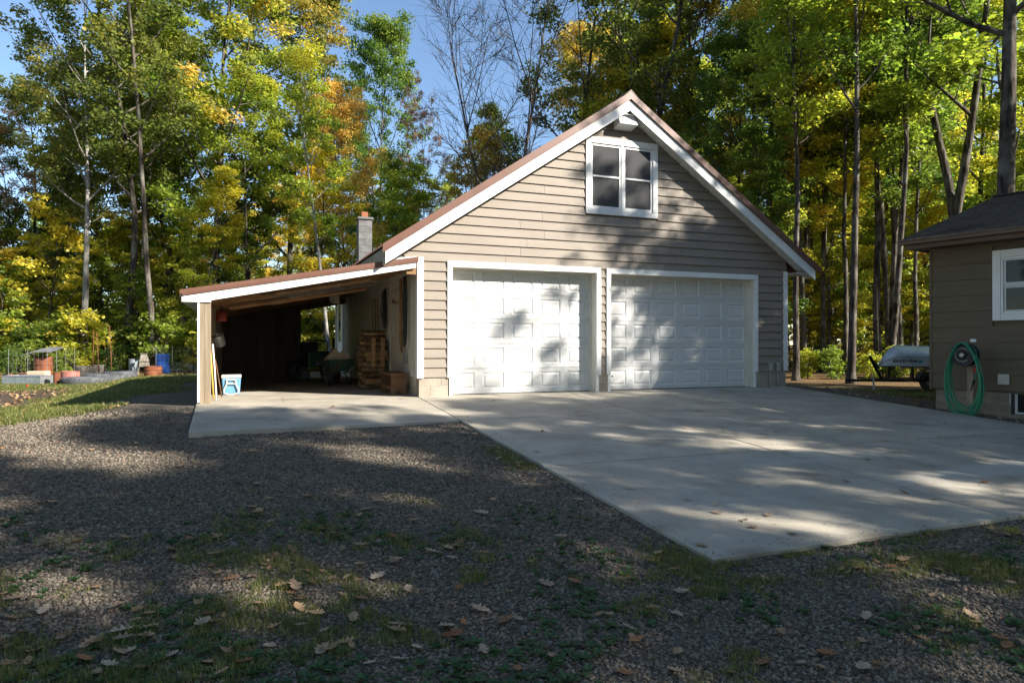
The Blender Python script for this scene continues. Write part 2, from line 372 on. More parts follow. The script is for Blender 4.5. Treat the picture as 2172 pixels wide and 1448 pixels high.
def lines(parts):
    out = []
    for a, b, n in parts: out += list(np.linspace(a, b, n, endpoint=False))
    return np.array(out + [parts[-1][1]])
gx = lines([(-400,-60,10),(-60,-16,24),(-16,12,200),(12,40,34),(40,400,12)])
gy = lines([(-120,-16,12),(-16,5,150),(5,30,80),(30,90,30),(90,600,14)])
X, Y = np.meshgrid(gx, gy, indexing='ij')
Z = gz(X, Y)
gv = np.stack([X, Y, Z], -1).reshape(-1, 3)
nx, ny = X.shape
ii = np.arange(nx*ny).reshape(nx, ny)
gq = np.stack([ii[:-1,:-1], ii[1:,:-1], ii[1:,1:], ii[:-1,1:]], -1).reshape(-1, 4)
def npmesh(name, v, q, smooth=False, attr=None):
    me = bpy.data.meshes.new(name)
    k = q.shape[1]
    me.vertices.add(len(v)); me.vertices.foreach_set('co', np.ascontiguousarray(v, dtype=np.float32).ravel())
    me.loops.add(len(q)*k); me.loops.foreach_set('vertex_index', np.ascontiguousarray(q, dtype=np.int32).ravel())
    me.polygons.add(len(q)); me.polygons.foreach_set('loop_start', np.arange(len(q), dtype=np.int32)*k)
    if smooth: me.polygons.foreach_set('use_smooth', np.ones(len(q), dtype=bool))
    if attr is not None:
        for an, av in attr.items():
            a = me.color_attributes.new(an, 'FLOAT_COLOR', 'POINT')
            a.data.foreach_set('color', np.ascontiguousarray(av, dtype=np.float32).ravel())
    me.update(calc_edges=True)
    return me
zg = np.stack([*zones(gv[:,0], gv[:,1])], -1)

def ground_material():
    m, nt, bs, N, L = nodes_of('ground_cover')
    at = N('ShaderNodeAttribute'); at.attribute_name = 'zone'
    sp = N('ShaderNodeSeparateColor'); L(at.outputs['Color'], sp.inputs[0])
    tc = N('ShaderNodeTexCoord')
    def noise(sc, d=6):
        n = N('ShaderNodeTexNoise'); n.inputs['Scale'].default_value = sc; n.inputs['Detail'].default_value = d; L(tc.outputs['Object'], n.inputs['Vector']); return n.outputs['Fac']
    def ramp(f, a, b, p0=.35, p1=.65):
        r = N('ShaderNodeValToRGB'); r.color_ramp.elements[0].position = p0; r.color_ramp.elements[1].position = p1
        r.color_ramp.elements[0].color = (*a,1); r.color_ramp.elements[1].color = (*b,1); L(f, r.inputs['Fac']); return r.outputs['Color']
    vo = N('ShaderNodeTexVoronoi'); vo.inputs['Scale'].default_value = 38; L(tc.outputs['Object'], vo.inputs['Vector'])
    vc = N('ShaderNodeSeparateColor'); L(vo.outputs['Color'], vc.inputs[0])
    stone = ramp(vc.outputs['Red'], (.07,.058,.046), (.21,.18,.145), .0, 1.0)
    soil = ramp(noise(5), (.07,.052,.038), (.13,.10,.075))
    lawn = ramp(noise(9), (.06,.075,.022), (.15,.14,.05))
    lit = ramp(noise(14, 8), (.10,.06,.03), (.26,.17,.085))
    def mix(f, a, b):
        x = N('ShaderNodeMix'); x.data_type = 'RGBA'; L(f, x.inputs['Factor']); L(a, x.inputs['A']); L(b, x.inputs['B']); return x.outputs['Result']
    c = mix(sp.outputs['Red'], soil, stone)
    c = mix(sp.outputs['Green'], c, lawn)
    c = mix(sp.outputs['Blue'], c, lit)
    L(c, bs.inputs['Base Color']); bs.inputs['Roughness'].default_value = .95; bs.inputs['Specular IOR Level'].default_value = .1
    hb = N('ShaderNodeMath'); hb.operation = 'MULTIPLY_ADD'; L(vo.outputs['Distance'], hb.inputs[0]); hb.inputs[1].default_value = -1.0; L(noise(30), hb.inputs[2])
    bp = N('ShaderNodeBump'); bp.inputs['Strength'].default_value = .8; bp.inputs['Distance'].default_value = .03
    L(hb.outputs[0], bp.inputs['Height']); L(bp.outputs[0], bs.inputs['Normal'])
    return m
M['ground'] = ground_material()
ground = link('ground', npmesh('ground', gv, gq, True, {'zone': zg}), M['ground'])
tag(ground, 'gravel, lawn and leaf-strewn forest floor round the garage', kind='structure')

# ------------------------------------------------------------------ concrete: driveway and carport pad, slab by slab
def slab_z(y): return .061*min(0, y)
drive = MB().hexa([(.02,-8.47,slab_z(-8.47)-.035),(8.72,-8.47,slab_z(-8.47)-.035),(8.72,.3,-.035),(.02,.3,-.035),
                   (.02,-8.47,slab_z(-8.47)-.022),(8.72,-8.47,slab_z(-8.47)-.022),(8.72,.3,-.022),(.02,.3,-.022)]).build('driveway', M['joint'])
tag(drive, 'pale concrete driveway sloping down from the two garage doors', kind='structure')
xs = [0, 3.12, 5.68, 8.75]; ys = [-8.52, -5.66, -2.62, 0]
g = .012
for i in range(3):
    for j in range(3):
        x0, x1, y0, y1 = xs[i]+(g if i else 0), xs[i+1]-(g if i < 2 else 0), ys[j]+(g if j else 0), ys[j+1]-(g if j < 2 else 0)
        if j == 2: y1 = .30
        b = MB()
        n = 2 if j == 2 else 1
        cuts = [y0, 0, y1] if n == 2 else [y0, y1]
        for a, c in zip(cuts[:-1], cuts[1:]):
            za, zc = slab_z(a), slab_z(c)
            b.hexa([(x0,a,za-.13),(x1,a,za-.13),(x1,c,zc-.13),(x0,c,zc-.13),(x0,a,za),(x1,a,za),(x1,c,zc),(x0,c,zc)])
        b.build('concrete_slab', M['concrete'], drive, bevel=.006)
pad = MB().hexa([(-3.69,-2.88,-.30),(-.012,-2.62,-.30),(-.012,0,-.16),(-3.75,0,-.16),(-3.69,-2.88,-.135),(-.012,-2.62,-.165),(-.012,0,-.004),(-3.75,0,0)])
pad.hexa([(-3.75,0,-.16),(-.012,0,-.16),(-.012,9.2,-.16),(-3.75,9.2,-.16),(-3.75,0,0),(-.012,0,-.004),(-.012,9.2,-.004),(-3.75,9.2,0)])
pad = pad.build('carport_pad', M['concrete'])
tag(pad, 'concrete floor pad of the open carport', kind='structure')

# ------------------------------------------------------------------ the garage
GA = empty('garage', (0,0,0), 0, 'beige lap-sided two-door garage with brown metal roof and open carport lean-to', 'garage')
CX, PW = 4.36, 8.74
def zt(x): return 6.14 - .667*abs(x-CX)
def zs(x): return 5.775 - .667*abs(x-CX)
def zc(x): return 2.568 + .1823*(x+.03)

# wall core behind the boards (piers, head, gable), then every board
core = MB()
for x0, x1, z0, z1 in [(.0,.60,-.02,2.6),(3.78,4.01,-.02,2.6),(7.84,8.72,-.02,2.6)]: core.box(x0, x1, .012, .2, z0, z1)
core.prism([(-.69,2.47),(-.06,2.58),(.0,2.46),(8.72,2.46),(8.72,2.8),(CX,5.74),(-.69,2.5)], .012, .2)
FW = core.build('front_wall', M['siding'], GA)
PITCH = .181
WX0, WX1, WZ0, WZ1 = 3.482, 5.207, 3.655, 5.246
rb = random.Random(5)
def board(xa0, xa1, xb0, xb1, z0, z1):      # lower edge xa0..xa1 at z0, upper edge xb0..xb1 at z1
    yl, yu = -.037, -.009
    b = MB().hexa([(xa0,yl,z0),(xa1,yl,z0),(xa1,.010,z0),(xa0,.010,z0),(xb0,yu,z1),(xb1,yu,z1),(xb1,.010,z1),(xb0,.010,z1)])
    b.build('siding_board', M['siding'], FW)
k = 0
z = .36
while z < 5.75:
    z0, z1 = z, z + PITCH - .002
    if z1 < 2.57:
        for a, c in [(.084,.545),(3.83,3.961),(7.897,8.648)]: board(a, c, a, c, z0, z1)
    else:
        def lim(zz):
            l = CX - (5.83-zz)/.667; r = CX + (5.83-zz)/.667
            return max(l, -.69), min(r, 8.74)
        (l0, r0), (l1, r1) = lim(z0), lim(min(z1, 5.82))
        zz1 = min(z1, 5.82)
        if z0 < 2.7: l0 = max(l0, (z0-2.575)/.1823 - .0) if z0 < 2.57 else max(l0, -.66); l1 = max(l1, -.69)
        joints = []
        x = -.69 + rb.uniform(.8, 3.4)
        while x < r0 - .5:
            if x > l0 + .6: joints.append(x)
            x += 3.66
        hole = z1 > WZ0 + .02 and z0 < WZ1 - .02
        segs = []
        prev = None
        edges = [None] + joints + [None]
        for a, c in zip(edges[:-1], edges[1:]):
            a0 = l0 if a is None else a+.0025; a1 = l1 if a is None else a+.0025
            c0 = r0 if c is None else c-.0025; c1 = r1 if c is None else c-.0025
            segs.append((a0, c0, a1, c1))
        for a0, c0, a1, c1 in segs:
            a0, a1, c0, c1 = max(a0, l0), max(a1, l1), min(c0, r0), min(c1, r1)
            if a0 >= c0 - .02: continue
            if a1 > c1 - .02: a1 = c1 = (a1 + c1)/2
            if hole and c0 > WX0 and a0 < WX1:
                if a0 < WX0 - .02: board(a0, WX0-.002, min(a1, WX0-.002), WX0-.002, z0, zz1)
                if c0 > WX1 + .02: board(WX1+.002, c0, WX1+.002, max(c1, WX1+.002), z0, zz1)
            else:
                board(a0, c0, a1, c1, z0, zz1)
    z += PITCH; k += 1

# concrete block footing
for x0, x1, cuts in [(.0,.57,([.43],[.215])),(3.77,4.01,([3.89],[3.89])),(7.84,8.735,([8.25],[8.05,8.46]))]:
    FT = MB().box(x0+.004, x1-.004, -.004, .19, -.05, .357).build('foundation', M['mortar'], GA)
    for (za, zb), cc in zip(((.196,.358),(-.03,.186)), cuts):
        e = [x0] + cc + [x1]
        for a, c in zip(e[:-1], e[1:]): MB().box(a+.004, c-.004, -.011, .1, za, zb).build('concrete_block', M['block'], FT, bevel=.004)
FT = MB().box(.012, .19, .192, 11.8, -.05, .357).build('foundation', M['mortar'], GA)
for j in range(28):
    y0 = .2 + j*.41
    for r, (za, zb) in enumerate(((-.03,.186),(.196,.358))):
        a = y0 + (.2 if r else 0)
        MB().box(.002, .1, a+.004, a+.402, za, zb).build('concrete_block', M['block'], FT)

# corner boards and door casings
MB().box(-.034, .082, -.048, -.0, .345, 2.60).box(-.034, -.006, .0, .09, .345, 2.50).build('corner_board', M['white'], GA, bevel=.003)
MB().box(8.650, 8.766, -.048, 0, .365, 2.66).box(8.742, 8.766, .0, .09, .365, 2.6).build('corner_board', M['white'], GA, bevel=.003)
MB().prism([(-.69,2.452),(-.036,2.571),(-.036,2.603),(-.69,2.535)], -.046, -.0).build('roof_edge_trim', M['white'], GA)
for (a, b_) in ((.547, 3.828), (3.962, 7.895)):
    w, zh = .100, 2.552
    MB().box(a, b_, -.053, -.002, 2.440, zh).build('door_casing', M['white'], GA, bevel=.003)
    MB().box(a, a+w, -.051, -.002, .345, 2.438).build('door_casing', M['white'], GA, bevel=.003)
    MB().box(b_-w, b_, -.051, -.002, .345, 2.438).build('door_casing', M['white'], GA, bevel=.003)
    for x0, x1 in ((a+.038, a+w), (b_-w, b_-.038)): MB().box(x0, x1, -.026, -.002, -.006, .342).build('door_casing', M['white'], GA, bevel=.002)
    # jambs and head inside the opening, with the stop strips that seal the door
    MB().box(a+w-.03, a+w, .0, .25, -.006, 2.438).box(b_-w, b_-w+.03, .0, .25, -.006, 2.438).box(a+w+.002, b_-w-.002, .0, .25, 2.441, 2.47).build('door_jamb', M['jamb'], GA)
    MB().box(b_-w-.035, b_-w-.002, .188, .222, -.004, 2.44).box(a+w+.002, a+w+.035, .188, .222, -.004, 2.44).box(a+w+.036, b_-w-.036, .188, .222, 2.405, 2.44).build('door_stop', M['jamb'], GA)

# sectional doors: a frame of rails and stiles, every raised panel a piece of its own
def panel_mesh(w, h):
    b = MB()
    rings = [(0, .0), (.022, .016), (.034, .016), (.062, .003)]
    vs = []
    for inset, y in rings: vs += [(inset,y,inset),(w-inset,y,inset),(w-inset,y,h-inset),(inset,y,h-inset)]
    fs = []
    for r in range(3):
        for q in range(4): fs.append((r*4+q, r*4+(q+1)%4, (r+1)*4+(q+1)%4, (r+1)*4+q))
    fs.append((12,13,14,15))
    me = b.add(vs, fs).mesh('door_panel'); me.materials.append(M['door_white'])
    return me
pm = None
for (x0, x1, ncol) in ((.640, 3.735, 5), (4.055, 7.802, 6)):
    yd, zb_, zt_ = .225, .012, 2.452
    rows = 5; rp = (zt_-zb_)/rows; cp = (x1-x0)/ncol
    pw, ph, mx, mz = .455, .328, (cp-.455)/2, .088
    if pm is None: pm = panel_mesh(pw, ph)
    d = MB()
    for r in range(rows):
        zr0, zr1 = zb_ + r*rp + .003, zb_ + (r+1)*rp - .003
        zp0 = zb_ + r*rp + mz; zp1 = zp0 + ph
        for za, zz in ((zr0, zp0), (zp1, zr1)):
            d.add([(x0,yd,za),(x1,yd,za),(x1,yd,zz),(x0,yd,zz)], [(0,1,2,3)])
        # horizontal bead along each section joint
        d.box(x0, x1, yd-.004, yd+.002, zr1-.022, zr1-.012); d.box(x0, x1, yd-.004, yd+.002, zr0+.012, zr0+.022)
        d.box(x0, x1, yd+.012, yd+.03, zr0-.006, zr0+.002)
        xe = [x0] + [q for c in range(ncol) for q in (x0+c*cp+mx, x0+c*cp+mx+pw)] + [x1]
        for a, c in zip(xe[0::2], xe[1::2]): d.add([(a,yd,zp0),(c,yd,zp0),(c,yd,zp1),(a,yd,zp1)], [(0,1,2,3)])
    d.box(x0, x1, yd+.03, yd+.05, zb_, zt_)
    D = d.build('garage_door', M['door_white'], GA)
    for r in range(rows):
        for c in range(ncol): link('door_panel', pm, None, D, loc=(x0+c*cp+mx, yd, zb_+r*rp+mz))
    MB().box(x0, x1, yd+.004, yd+.03, -.002, .0115).build('bottom_seal', M['black'], D)

MB().lathe([(.0,0),(.018,0),(.018,.006),(.0,.008)], 12, Matrix.Translation((4.25,.224,.30)) @ Matrix.Rotation(RAD(90),4,'X')).build('door_lock', M['black'], D)
# gable window: two double-hung units in one white casing
WN = MB()
WN.box(WX0, WX1, -.052, -.002, 5.118, WZ1).box(WX0, WX1, -.052, -.002, WZ0, 3.765).box(WX0, 3.600, -.052, -.002, 3.767, 5.116).box(5.088, WX1, -.052, -.002, 3.767, 5.116)
WN = WN.build('window', M['white'], GA, bevel=.004)
tag(WN, 'white double window in the gable')
WN.name = 'gable_window'
MB().box(4.318, 4.372, -.040, -.004, 3.767, 5.116).build('mullion', M['white'], WN, bevel=.003)
for a, c in ((3.602, 4.316), (4.374, 5.086)):
    s = MB()
    s.box(a, c, -.026, -.004, 3.769, 3.83).box(a, c, -.026, -.004, 5.065, 5.114).box(a, a+.045, -.026, -.004, 3.832, 5.063).box(c-.045, c, -.026, -.004, 3.832, 5.063)
    s.build('sash', M['white'], WN, bevel=.003)
    MB().box(a+.047, c-.047, -.032, -.006, 4.425, 4.462).build('meeting_rail', M['white'], WN, bevel=.003)
    MB().box(a+.046, c-.046, -.010, -.006, 3.832, 4.424).build('screen', M['screen'], WN)
    MB().box(a+.046, c-.046, -.010, -.006, 4.463, 5.063).build('screen', M['screen'], WN)

# flood light under the peak
fl = MB().hexa([(4.13,-.30,5.50),(4.56,-.30,5.50),(4.56,-.02,5.44),(4.13,-.02,5.44),(4.15,-.20,5.705),(4.54,-.20,5.705),(4.54,-.02,5.705),(4.15,-.02,5.705)])
fl = fl.build('flood_light', M['lens'], GA, bevel=.012); tag(fl, 'boxy flood light with a frosted lens under the gable peak')
MB().box(4.10, 4.60, -.27, -.02, 5.708, 5.724).build('hood', M['white'], fl, bevel=.003)
MB().box(4.20, 4.50, -.022, .0, 5.47, 5.70).build('back_box', M['black'], fl)

# roof: two ribbed sheets, rake trims, fascia, soffit
YF, YB = -.335, 12.25
for sgn, xe in ((-1, -.735), (1, 9.455)):
    b = MB()
    n = 54
    ribs = [YF + .04 + i*(YB-YF-.08)/n for i in range(n+1)]
    def P(x, y, up): return (x, y, zt(x) + up)
    b.hexa([P(xe,YF,-.03),P(CX,YF,-.03),P(CX,YB,-.03),P(xe,YB,-.03),P(xe,YF,-.006),P(CX,YF,-.006),P(CX,YB,-.006),P(xe,YB,-.006)])
    for y in ribs: b.hexa([P(xe,y-.02,-.007),P(CX,y-.02,-.007),P(CX,y+.02,-.007),P(xe,y+.02,-.007),P(xe,y-.008,.016),P(CX,y-.008,.016),P(CX,y+.008,.016),P(xe,y+.008,.016)])
    R_ = b.build('roof_sheet', M['roof_brown'], GA)
    b = MB()
    f = lambda x, d: (x, zt(x)+d)
    b.prism([f(xe,-.128), f(CX,-.128), f(CX,.012), f(xe,.012)], YF-.018, YF-.004).prism([f(xe,-.140), f(CX,-.140), f(CX,-.129), f(xe,-.129)], YF-.026, YF-.004)
    b.prism([f(xe,.013), f(CX,.013), f(CX,.019), f(xe,.019)], YF-.018, YF+.10)
    b.build('rake_trim', M['roof_brown'], GA)
    xf = xe + (.055 if sgn < 0 else -.13)
    b = MB().prism([(xf, zt(xf)-.141), (CX, zt(CX)-.141), (CX, zs(CX)), (xf, zs(xf)) if sgn < 0 else (xf-.0, zs(xf))], -.322, -.300)
    b.build('rake_fascia', M['white'], GA)
    zs0 = zs
    zs_ = lambda x: zs0(x) + .05
    b = MB()
    xs_ = np.linspace(xf, CX, 54)
    for a, c in zip(xs_[:-1], xs_[1:]):
        e = (c-a)*.06
        b.hexa([(a+e,-.299,zs_(a+e)+.004),(c-e,-.299,zs_(c-e)+.004),(c-e,-.010,zs_(c-e)+.004),(a+e,-.010,zs_(a+e)+.004),(a+e,-.299,zs_(a+e)+.02),(c-e,-.299,zs_(c-e)+.02),(c-e,-.010,zs_(c-e)+.02),(a+e,-.010,zs_(a+e)+.02)])
    b.hexa([(xf,-.298,zs_(xf)+.014),(CX,-.298,zs_(CX)+.014),(CX,-.012,zs_(CX)+.014),(xf,-.012,zs_(xf)+.014),(xf,-.298,zs_(xf)+.024),(CX,-.298,zs_(CX)+.024),(CX,-.012,zs_(CX)+.024),(xf,-.012,zs_(xf)+.024)])
    b.build('rake_soffit', M['soffit'], GA)
MB().prism([(CX-.16, zt(CX-.16)+.032), (CX, 6.19), (CX+.16, zt(CX+.16)+.032), (CX, 6.165)], YF-.02, YB+.02).build('ridge_cap', M['roof_brown'], GA)
# right eave: boxed soffit and gutter board; left eave: ribbed strip down to the carport roof
MB().box(8.77, 9.30, -.296, 12.1, 2.60, 2.615).build('eave_soffit', M['soffit'], GA)
MB().box(9.302, 9.325, -.298, 12.1, 2.60, 2.70).build('eave_fascia', M['white'], GA)
b = MB().box(-.700, -.672, -.299, 9.0, 2.40, 2.70)
for i in range(60): b.box(-.712, -.699, -.28+i*.155, -.25+i*.155, 2.41, 2.68)
b.build('eave_strip', M['steel_white'], GA)
b = MB().box(-.70, -.672, 9.0, 12.1, 2.40, 2.70).build('eave_strip', M['steel_white'], GA)

# side and back walls in ribbed steel
b = MB().box(.0, .02, .095, 11.88, .36, 2.62)
for i in range(96):
    y = .13 + i*.123
    if 1.10 < y < 2.45: b.hexa([(-.024,y,2.16),(-.024,y+.03,2.16),(.0,y+.045,2.16),(.0,y-.015,2.16),(-.024,y,2.6),(-.024,y+.03,2.6),(.0,y+.045,2.6),(.0,y-.015,2.6)])
    else: b.hexa([(-.024,y,.36),(-.024,y+.03,.36),(.0,y+.045,.36),(.0,y-.015,.36),(-.024,y,2.6),(-.024,y+.03,2.6),(.0,y+.045,2.6),(.0,y-.015,2.6)])
b.build('side_wall', M['steel_white'], GA)
b = MB().box(8.70, 8.738, .095, 11.9, -.05, 2.62).prism([(.02,-.05),(8.70,-.05),(8.70,2.8),(CX,5.74),(.02,2.8)], 11.86, 11.9)
b.build('back_wall', M['steel_white'], GA)
MB().box(.3, 8.6, .6, 11.7, -.04, -.01).build('garage_floor', M['concrete'], GA)
sd = MB().box(-.030, -.004, 1.20, 2.36, .30, 2.13).build('door', M['steel_white'], GA); sd.name = 'side_door'
MB().box(-.045, -.03, 1.30, 1.36, 1.10, 2.06).box(-.045, -.03, 2.18, 2.24, 1.10, 2.06).box(-.045, -.03, 1.361, 2.179, 1.10, 1.16).box(-.045, -.03, 1.361, 2.179, 2.0, 2.06).build('door_moulding', M['steel_white'], sd)
MB().tube([(-.03,1.30,1.0),(-.075,1.30,1.0)], .02, 8).lathe([(.0,0),(.03,.005),(.034,.02),(.02,.035),(.0,.036)], 12, Matrix.Translation((-.075,1.30,1.0)) @ Matrix.Rotation(RAD(-90),4,'Y')).build('door_knob', M['silver'], sd)
bd = MB().box(-.035, -.004, 10.0, 11.1, .05, 2.35).build('rear_side_door', M['white'], GA)
MB().box(-.042, -.035, 10.25, 10.85, 1.05, 2.25).build('pane', M['glass'], bd)
b = MB()
for y0, y1, z0, z1 in ((10.18,10.25,.98,2.32),(10.85,10.92,.98,2.32),(10.25,10.85,.98,1.05),(10.25,10.85,2.25,2.32)): b.box(-.05,-.036,y0,y1,z0,z1)
b.build('pane_frame', M['white'], bd)

# chimney through the left roof slope
CH = MB().box(.05, .41, 7.18, 7.54, 2.9, 4.52).build('chimney', M['mortar'], GA)
for i in range(9):
    za = 2.86 + i*.185
    if i % 2:
        for a, c in ((.042,.222),(.228,.418)): MB().box(a, c, 7.172, 7.548, za+.003, za+.182).build('chimney_block', M['chimney'], CH)
    else: MB().box(.042, .418, 7.172, 7.548, za+.003, za+.182).build('chimney_block', M['chimney'], CH)
MB().hexa([(.0,7.13,4.53),(.46,7.13,4.53),(.46,7.59,4.53),(.0,7.59,4.53),(.02,7.15,4.60),(.44,7.15,4.60),(.44,7.57,4.60),(.02,7.57,4.60)]).build('chimney_cap', M['chimney'], CH, bevel=.01)
fl_ = MB()
fl_.box(.14,.165,7.27,7.45,4.60,4.76).box(.295,.32,7.27,7.45,4.60,4.76).box(.165,.295,7.27,7.295,4.60,4.76).box(.165,.295,7.425,7.45,4.60,4.76)
fl_.build('flue', M['clay'], CH)

# carport lean-to
b = MB()
f = lambda x, d: (x, zc(x)+d)
b.prism([f(-3.99,-.028), f(-.036,-.028), f(-.036,-.008), f(-3.99,-.008)], -.10, 9.1)
for i in range(41):
    y = -.08 + i*.2285
    b.hexa([(-3.99,y-.018,zc(-3.99)-.009),(-.05,y-.018,zc(-.05)-.009),(-.05,y+.018,zc(-.05)-.009),(-3.99,y+.018,zc(-3.99)-.009),(-3.99,y-.007,zc(-3.99)+.014),(-.05,y-.007,zc(-.05)+.014),(-.05,y+.007,zc(-.05)+.014),(-3.99,y+.007,zc(-3.99)+.014)])
b.build('carport_roof_sheet', M['roof_brown'], GA)
b = MB().prism([f(-3.995,-.050), f(-.036,-.050), f(-.036,.016), f(-3.995,.016)], -.155, -.142).prism([f(-3.96,-.078), f(-.036,-.078), f(-.036,-.049), f(-3.96,-.049)], -.150, -.128).prism([f(-3.995,.017), f(-.036,.017), f(-.036,.022), f(-3.995,.022)], -.155, -.02)
b.build('carport_roof_trim', M['roof_brown'], GA)
MB().prism([(-3.944,1.765),(-.078,2.500),(-.078,2.383),(-3.53,1.705),(-3.53,1.672),(-3.944,1.672)], -.127, -.098).build('carport_fascia', M['white'], GA)
MB().box(-3.944, -3.74, -.09, 9.0, 1.672, 1.684).build('carport_soffit', M['soffit'], GA)
MB().box(-3.968, -3.946, -.12, 9.05, 1.672, 1.80).build('carport_gutter_board', M['white'], GA)
for i in range(16):                                                   # rafters under the sheet
    y = -.04 + i*.60
    MB().hexa([(-3.74,y,zc(-3.74)-.16),(-.06,y,zc(-.06)-.16),(-.06,y+.04,zc(-.06)-.16),(-3.74,y+.04,zc(-3.74)-.16),(-3.74,y,zc(-3.74)-.06),(-.06,y,zc(-.06)-.06),(-.06,y+.04,zc(-.06)-.06),(-3.74,y+.04,zc(-3.74)-.06)]).build('rafter', M['raw_wood'], GA)
for i in range(10):                                                   # boards over the rafters
    x0 = -3.76 + i*.372
    MB().hexa([(x0,-.09,zc(x0)-.058),(x0+.30,-.09,zc(x0+.30)-.058),(x0+.30,9.0,zc(x0+.30)-.058),(x0,9.0,zc(x0)-.058),(x0,-.09,zc(x0)-.036),(x0+.30,-.09,zc(x0+.30)-.036),(x0+.30,9.0,zc(x0+.30)-.036),(x0,9.0,zc(x0)-.036)]).build('roof_board', M['raw_wood'], GA)
MB().box(-3.702, -3.628, -.10, .05, -.005, 1.67).build('post', M['post_wood'], GA, bevel=.004)
MB().box(-3.625, -3.536, -.095, .05, -.005, 1.70).build('post', M['post_wood'], GA, bevel=.004)
MB().box(-3.735, -3.704, -.11, .06, .02, 1.671).build('post_trim', M['white'], GA)
for y in (3.0, 6.0, 8.9): MB().box(-3.70, -3.56, y, y+.14, -.004, 1.70).build('post', M['post_wood'], GA)
MB().box(-.24, -.06, -.06, .0, zc(-.15)-.28, zc(-.15)-.17).build('ledger_block', M['raw_wood'], GA)
b = MB().box(-3.738, -3.72, .07, 9.0, .02, 1.70)
for i in range(39): b.box(-3.752, -3.737, .12+i*.23, .15+i*.23, .02, 1.69)
b.build('carport_side_wall', M['steel_white'], GA)
for zz in (.18, .86, 1.48): MB().box(-3.70, -3.665, .06, 8.9, zz, zz+.09).build('girt', M['raw_wood'], GA)
for i in range(15):
    x0 = -3.66 + i*.152
    MB().box(x0, x0+.149, 9.02, 9.045, -.002, zc(x0)-.035).build('wall_plank', M['old_wood'], GA)
MB().box(-3.7, -1.38, 9.05, 9.06, .0, zc(-3.7)-.05).prism([(-3.7,zc(-3.7)-.055),(-1.38,zc(-3.7)-.055),(-1.38,zc(-1.38)-.045)], 9.05, 9.06).build('wall_backing', M['old_wood'], GA)
MB().prism([(-1.38,zc(-1.38)-.34),(-.06,zc(-.06)-.34),(-.06,zc(-.06)-.04),(-1.38,zc(-1.38)-.04)], 9.0, 9.04).build('rear_header', M['old_wood'], GA)

# conduits at the right corner
for x in (8.235, 8.440):
    c = MB().tube([(x,-.055,-.02),(x+.012,-.055,.36)], .020, 10).build('conduit', M['conduit'], GA, smooth=True)
    MB().box(x-.045, x+.060, -.11, -.015, .355, .56).build('conduit_box', M['conduit'], c, bevel=.02)

# ------------------------------------------------------------------ brown house at the right edge
HO = empty('house', (9.2,-3.26,0), math.atan2(-.978,.208), 'low brown lap-sided house with dark shingle roof beside the driveway', 'house')
WL = 8.0
hw = MB().box(.0, WL, .02, .2, .12, 2.84).build('wall', M['house_siding'], HO); hw.name = 'house_wall'
hx0, hx1, hz0, hz1 = 1.052, 2.45, 1.398, 2.642
z = .151; i = 0
while z < 2.82:
    z1 = min(z + .2845, 2.835)
    def hb(a, c):
        MB().hexa([(a,-.020,z),(c,-.020,z),(c,.015,z),(a,.015,z),(a,-.006,z1),(c,-.006,z1),(c,.015,z1),(a,.015,z1)]).build('siding_board', M['house_siding'], hw)
    if z1 > hz0+.02 and z < hz1-.02:
        hb(.035, hx0-.003); hb(hx1+.003, 5.2); hb(5.203, WL)
    else:
        j = 3.66 if i % 2 else 5.2
        hb(.035, j-.002); hb(j+.002, WL)
    z += .2865; i += 1
MB().box(-.012, .033, -.026, .2, .12, 2.835).build('corner_trim', M['house_siding'], HO)
hf = MB().box(.09, WL, .035, .2, -.45, .118).build('house_foundation', M['mortar'], HO)
for r, (za, zb) in enumerate(((-.46,-.262),(-.254,-.066),(-.058,.116))):
    x = .08 - (.2 if r == 1 else 0)
    while x < WL:
        a, c = max(x, .08), min(x+.40, WL)
        segs = [(a, c)]
        if r >= 1 and c > 1.31 and a < 2.2: segs = [(a, min(c, 1.305)), (max(a, 2.2), c)]
        for s0, s1 in segs:
            if s1 - s0 > .03: MB().box(s0+.004, s1-.004, .026, .1, za, zb).build('concrete_block', M['house_block'], hf)
        x += .40
bw = MB().box(1.31, 2.195, .030, .09, -.255, .115).build('basement_window', M['black'], HO)
MB().box(1.375, 1.415, .012, .029, -.24, .11).box(1.416, 2.18, .012, .029, -.24, -.205).build('frame', M['silver'], bw)
MB().box(1.418, 2.18, .022, .027, -.20, .11).build('pane', M['glass'], bw)
